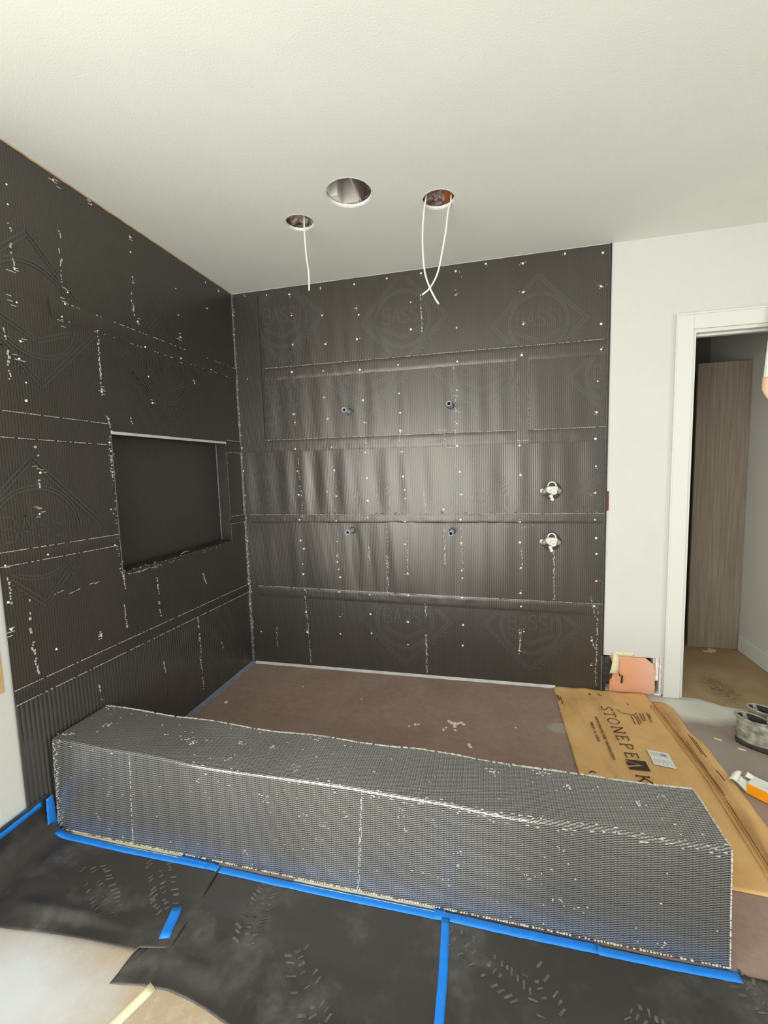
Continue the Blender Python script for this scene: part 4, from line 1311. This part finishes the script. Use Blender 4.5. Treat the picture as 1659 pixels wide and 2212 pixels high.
# ------------------------------------------------------------------ wires hanging from the ceiling cut-outs
def smooth(pts, n=6):
    P = [Vector(p) for p in pts]
    out = []
    for i in range(len(P)-1):
        p0, p1, p2, p3 = P[max(0, i-1)], P[i], P[i+1], P[min(len(P)-1, i+2)]
        for k in range(n):
            t = k/n
            out.append(0.5*((2*p1)+(p2-p0)*t+(2*p0-5*p1+4*p2-p3)*t*t+(3*p1-p0-3*p2+p3)*t**3))
    out.append(P[-1])
    return out
def wire(pts, lab):
    a = Vector(pts[0])
    top = a+Vector((0.004, 0.01, 0.10))
    o = MB().tube(smooth([tuple(top)]+pts), 0.0043, 8).build('cable', M['wire'], None, True)
    tag(o, lab, 'cable', 'white cables hanging from the ceiling')
wire(WIRE_A, 'single white cable hanging straight from the left ceiling hole')
wire(WIRE_B, 'white cable from the right ceiling hole with the longer lower end')
wire(WIRE_C, 'white cable from the right ceiling hole bending left across the other')

# ------------------------------------------------------------------ closet contents
bp_ = MB().prism([(2.955, 0.008), (3.05, -0.004), (3.14, -0.070), (3.40, -0.118), (3.715, -0.135), (3.640, 0.125), (3.640, 1.45), (2.30, 1.45), (2.30, 0.125), (2.955, 0.125)], 0.0004, 0.0022)
tag(bp_.build('brown_paper', M['closet_floor']), 'scuffed brown protection paper covering the closet floor to the doorway', 'paper')
MBp = MB().box(3.312, 3.655, 0.850, 0.876, 0.0024, 2.178)
pn = MBp.build('wood_board', M['wood'], None, bevel=0.002)
tag(pn, 'tall dark wood-grain panel standing at the back of the closet', 'panel')
def scrap(name, pts, z, mat, label, cat):
    o = MB().prism(pts, 0.0024, z+0.0024).build(name, M[mat])
    return tag(o, label, cat)
scrap('paper_scrap', [(3.425, 0.79), (3.470, 0.765), (3.492, 0.80), (3.452, 0.828)], 0.006, 'yellow', 'right-hand of two yellow scraps on the closet floor', 'scrap')
scrap('paper_scrap', [(3.385, 0.770), (3.440, 0.742), (3.452, 0.762), (3.400, 0.790)], 0.004, 'yellow', 'left-hand of two yellow scraps on the closet floor', 'scrap')
# white cloth hanging from the door head, pale pink hem, only its edge in the frame
def cloth():
    root = empty('hanging_cloth', (3.30, -0.05, 2.295))
    tag(root, 'white cloth with a pale pink hem hanging in the doorway at the right edge', 'cloth')
    m = MB()
    m.grid(lambda u, v: (-0.008-0.022*(1-v)+0.25*u, 0.020-0.018*math.sin(u*9)*(1-v)-0.012*v, -0.435+0.435*v), 20, 20)
    o = m.build('cloth', M['cloth'], root, True); o.modifiers.new('t', 'SOLIDIFY').thickness = 0.003
    m = MB()
    m.grid(lambda u, v: (-0.036+0.25*u, 0.008-0.018*math.sin(u*9), -0.385-(1-v)*(0.070+0.065*min(1, u*9))), 16, 6)
    o = m.build('hem', M['cloth_hem'], root, True); o.modifiers.new('t', 'SOLIDIFY').thickness = 0.004
cloth()

# ------------------------------------------------------------------ carton and boots on the right
def carton():
    root = empty('carton', (2.884, -0.836, 0.0045), -PI/4)
    tag(root, 'long orange and white carton with a torn end lying by the cardboard', 'box')
    # local: x along the carton, y across (away from the camera)
    L, Wd, Hh = 0.42, 0.075, 0.046
    MB().box(0, L, -0.002, 0.0, 0.0, Hh).build('front_side', M['orange'], root)
    MB().box(0, L, 0.0, Wd, Hh-0.002, Hh).build('top_side', M['carton_white'], root)
    MB().box(0, L, Wd, Wd+0.002, 0.0, Hh).build('back_side', M['carton_white'], root)
    MB().box(0, L, 0.0, Wd, 0.0, 0.002).build('bottom_side', M['carton_white'], root)
    MB().box(L-0.002, L, 0.0, Wd, 0.002, Hh-0.002).build('end_side', M['carton_white'], root)
    m = MB()
    m.grid(lambda u, v: (-0.042*u, -0.002+0.018*u+0.030*v, 0.004+0.030*v*(1-0.3*u)+0.012*u), 8, 6)
    o = m.build('torn_flap', M['carton_white'], root, True); o.modifiers.new('t', 'SOLIDIFY').thickness = 0.001
    m = MB()
    m.grid(lambda u, v: (-0.040-0.030*u, 0.012+0.046*v-0.010*u, 0.016+0.034*v*(1-0.6*u)+0.010*math.sin(u*3)), 8, 6)
    o = m.build('torn_flap', M['carton_white'], root, True); o.modifiers.new('t', 'SOLIDIFY').thickness = 0.001
    m = MB()
    m.grid(lambda u, v: (-0.022*u, Wd-0.030*(1-v)-0.006*u, Hh+0.012*u*v), 5, 4)
    o = m.build('torn_flap', M['carton_white'], root, True); o.modifiers.new('t', 'SOLIDIFY').thickness = 0.001
    m = MB()
    for (a, b, w, h) in ((0.060, 0.030, 0.008, 0.010), (0.075, 0.026, 0.004, 0.012), (0.084, 0.030, 0.004, 0.008)):
        m.box(a, a+w, b, b+h, Hh, Hh+0.0004)
    m.build('printed_mark', M['label_ink'], root)
carton()
def boot(loc, rz, label):
    root = empty('work_boot', loc, rz)
    tag(root, label, 'boot', 'dusty work boots')
    # local +x points to the toe
    n = 28
    def ringpts(x0, x1, w, z, pw=2.3, tilt=0.0):
        cx, a = (x0+x1)/2, (x1-x0)/2
        out = []
        for k in range(n):
            t = 2*PI*k/n
            c_, s = math.cos(t), math.sin(t)
            x = cx+a*math.copysign(abs(c_)**(2/pw), c_)
            y = w*math.copysign(abs(s)**(2/pw), s)*(1-0.12*max(0, -c_))
            out.append((x, y, z+tilt*(x-x0)))
        return out
    def loft(rings, capb=False, capt=False):
        m = MB(); vs = []; fs = []
        for r_ in rings: vs += r_
        for q in range(len(rings)-1):
            fs += [(q*n+k, q*n+(k+1) % n, (q+1)*n+(k+1) % n, (q+1)*n+k) for k in range(n)]
        if capb: fs.append(tuple(range(n-1, -1, -1)))
        if capt: fs.append(tuple((len(rings)-1)*n+k for k in range(n)))
        return m.add(vs, fs)
    loft([ringpts(0, 0.285, 0.050, 0.0), ringpts(-0.004, 0.29, 0.053, 0.012), ringpts(-0.003, 0.288, 0.052, 0.030)], True, True).build('sole', M['boot_dark'], root, True)
    rings = [ringpts(0.0, 0.284, 0.050, 0.028), ringpts(-0.004, 0.280, 0.052, 0.048), ringpts(-0.004, 0.262, 0.050, 0.070), ringpts(-0.002, 0.215, 0.047, 0.092), ringpts(0.0, 0.165, 0.044, 0.112), ringpts(-0.002, 0.135, 0.044, 0.132), ringpts(-0.006, 0.130, 0.047, 0.150, 2.0, -0.08)]
    rings = [[(x+0.010*nz(x*24, y*24, z*30), y+0.012*nz(x*22, y*22, z*26+5), z) for x, y, z in r_] for r_ in rings]
    loft(rings).build('upper', M['boot'], root, True)
    rim = ringpts(-0.006, 0.130, 0.047, 0.150, 2.0, -0.08)
    inn = [rim, ringpts(0.002, 0.122, 0.040, 0.149, 2.0, -0.08), ringpts(0.006, 0.120, 0.038, 0.10), ringpts(0.006, 0.150, 0.038, 0.04)]
    loft(inn, False, True).build('lining', M['boot_dark'], root, True)
    m = MB().tube([(x, y, z) for x, y, z in rim]+[rim[0]], 0.006, 6)
    m.build('collar', M['boot'], root, True)
    m = MB()
    m.grid(lambda u, v: (0.115+0.075*u, (v-0.5)*0.066*(1+0.4*math.sin(u*6)), 0.150-0.046*u+0.020*math.sin(u*9)*abs(v-0.5)+0.010), 12, 8)
    o = m.build('tongue', M['boot'], root, True); o.modifiers.new('t', 'SOLIDIFY').thickness = 0.006
    m = MB()
    for k in range(4):
        x = 0.128+0.024*k; z = 0.136-0.014*k+0.014
        m.tube([(x, -0.040, z-0.020), (x+0.004, -0.015, z+0.008), (x-0.004, 0.015, z+0.008), (x, 0.040, z-0.020)], 0.003, 6)
    m.build('laces', M['boot_dark'], root, True)
    return root
boot((3.040, -0.420, 0.0), -0.50, 'dusty grey work boot nearer the cardboard, dark opening at heel')
boot((3.136, -0.325, 0.0), -0.42, 'dusty grey work boot at the right edge of the frame')

# ------------------------------------------------------------------ crumbs and chips on the floor
CR = [(1.56, -0.53, .016), (1.575, -0.545, .020), (1.592, -0.548, .022), (1.610, -0.540, .014), (1.630, -0.536, .018), (1.645, -0.545, .014), (1.595, -0.575, .016), (1.548, -0.590, .010), (1.535, -0.615, .012), (1.600, -0.610, .012), (1.39, -0.590, .012), (1.372, -0.595, .014), (1.340, -0.615, .009), (1.68, -0.73, .018), (1.69, -0.745, .014), (1.93, -0.52, .008), (2.20, -0.30, .009), (0.14, -0.58, .016), (0.55, -0.30, .007), (0.99, -0.38, .007)]
CL = {8: 'plaster crumb at the left fringe of the cluster', 7: 'small plaster crumb just left of the cluster, nearer the wall', 9: 'plaster crumb at the curb side of the cluster',
      10: 'right-hand of three crumbs left of the cluster on the shower floor', 11: 'middle of three crumbs left of the cluster on the shower floor', 12: 'leftmost of three crumbs left of the cluster, smallest',
      13: 'larger plaster crumb between the cluster and the curb', 14: 'plaster crumb touching the larger one between cluster and curb', 15: 'lone small crumb between the cluster and the pale smear',
      16: 'lone small crumb close to the left edge of the cardboard', 17: 'lone plaster crumb at the foot of the left wall', 18: 'lone tiny crumb near the back left of the shower floor', 19: 'lone tiny crumb at the back of the shower floor near the middle'}
cp = None
for i, (x, y, s) in enumerate(CR):
    if cp is None:
        bm = bmesh.new(); bmesh.ops.create_icosphere(bm, subdivisions=1, radius=0.5)
        for v in bm.verts: v.co = v.co*(1+0.5*nz(v.co.x*5, v.co.y*5, v.co.z*5)); v.co.z *= 0.6
        me = bpy.data.meshes.new('plaster_crumb'); bm.to_mesh(me); bm.free(); me.materials.append(M['crumb'])
        cp = bpy.data.objects.new('plaster_crumb', me); COL.objects.link(cp); o = cp
    else:
        o = cp.copy(); COL.objects.link(o)
    o.location = (x, y, s*0.22); o.scale = (s*1.6, s*1.3, s*1.3); o.rotation_euler = (0, 0, i*1.3)
    lab = CL.get(i, 'pale plaster crumb in the loose cluster on the brown shower floor')
    tag(o, lab, 'crumb', 'plaster crumbs on the shower floor' if i >= 10 else 'plaster crumbs in the cluster')
for i, (x, y, a) in enumerate([(2.955, -0.43, -0.5), (3.03, -0.50, -0.4)]):
    m = MB().box(-0.016, 0.016, -0.004, 0.004, 0.0, 0.003)
    o = m.build('wood_sliver', M['cream_tape']); o.location = (x, y, 0.0003); o.rotation_euler = (0, 0, a)
    tag(o, ['pale sliver on the grey floor nearest the cardboard flap', 'pale sliver on the grey floor between cardboard and boots'][i], 'sliver')
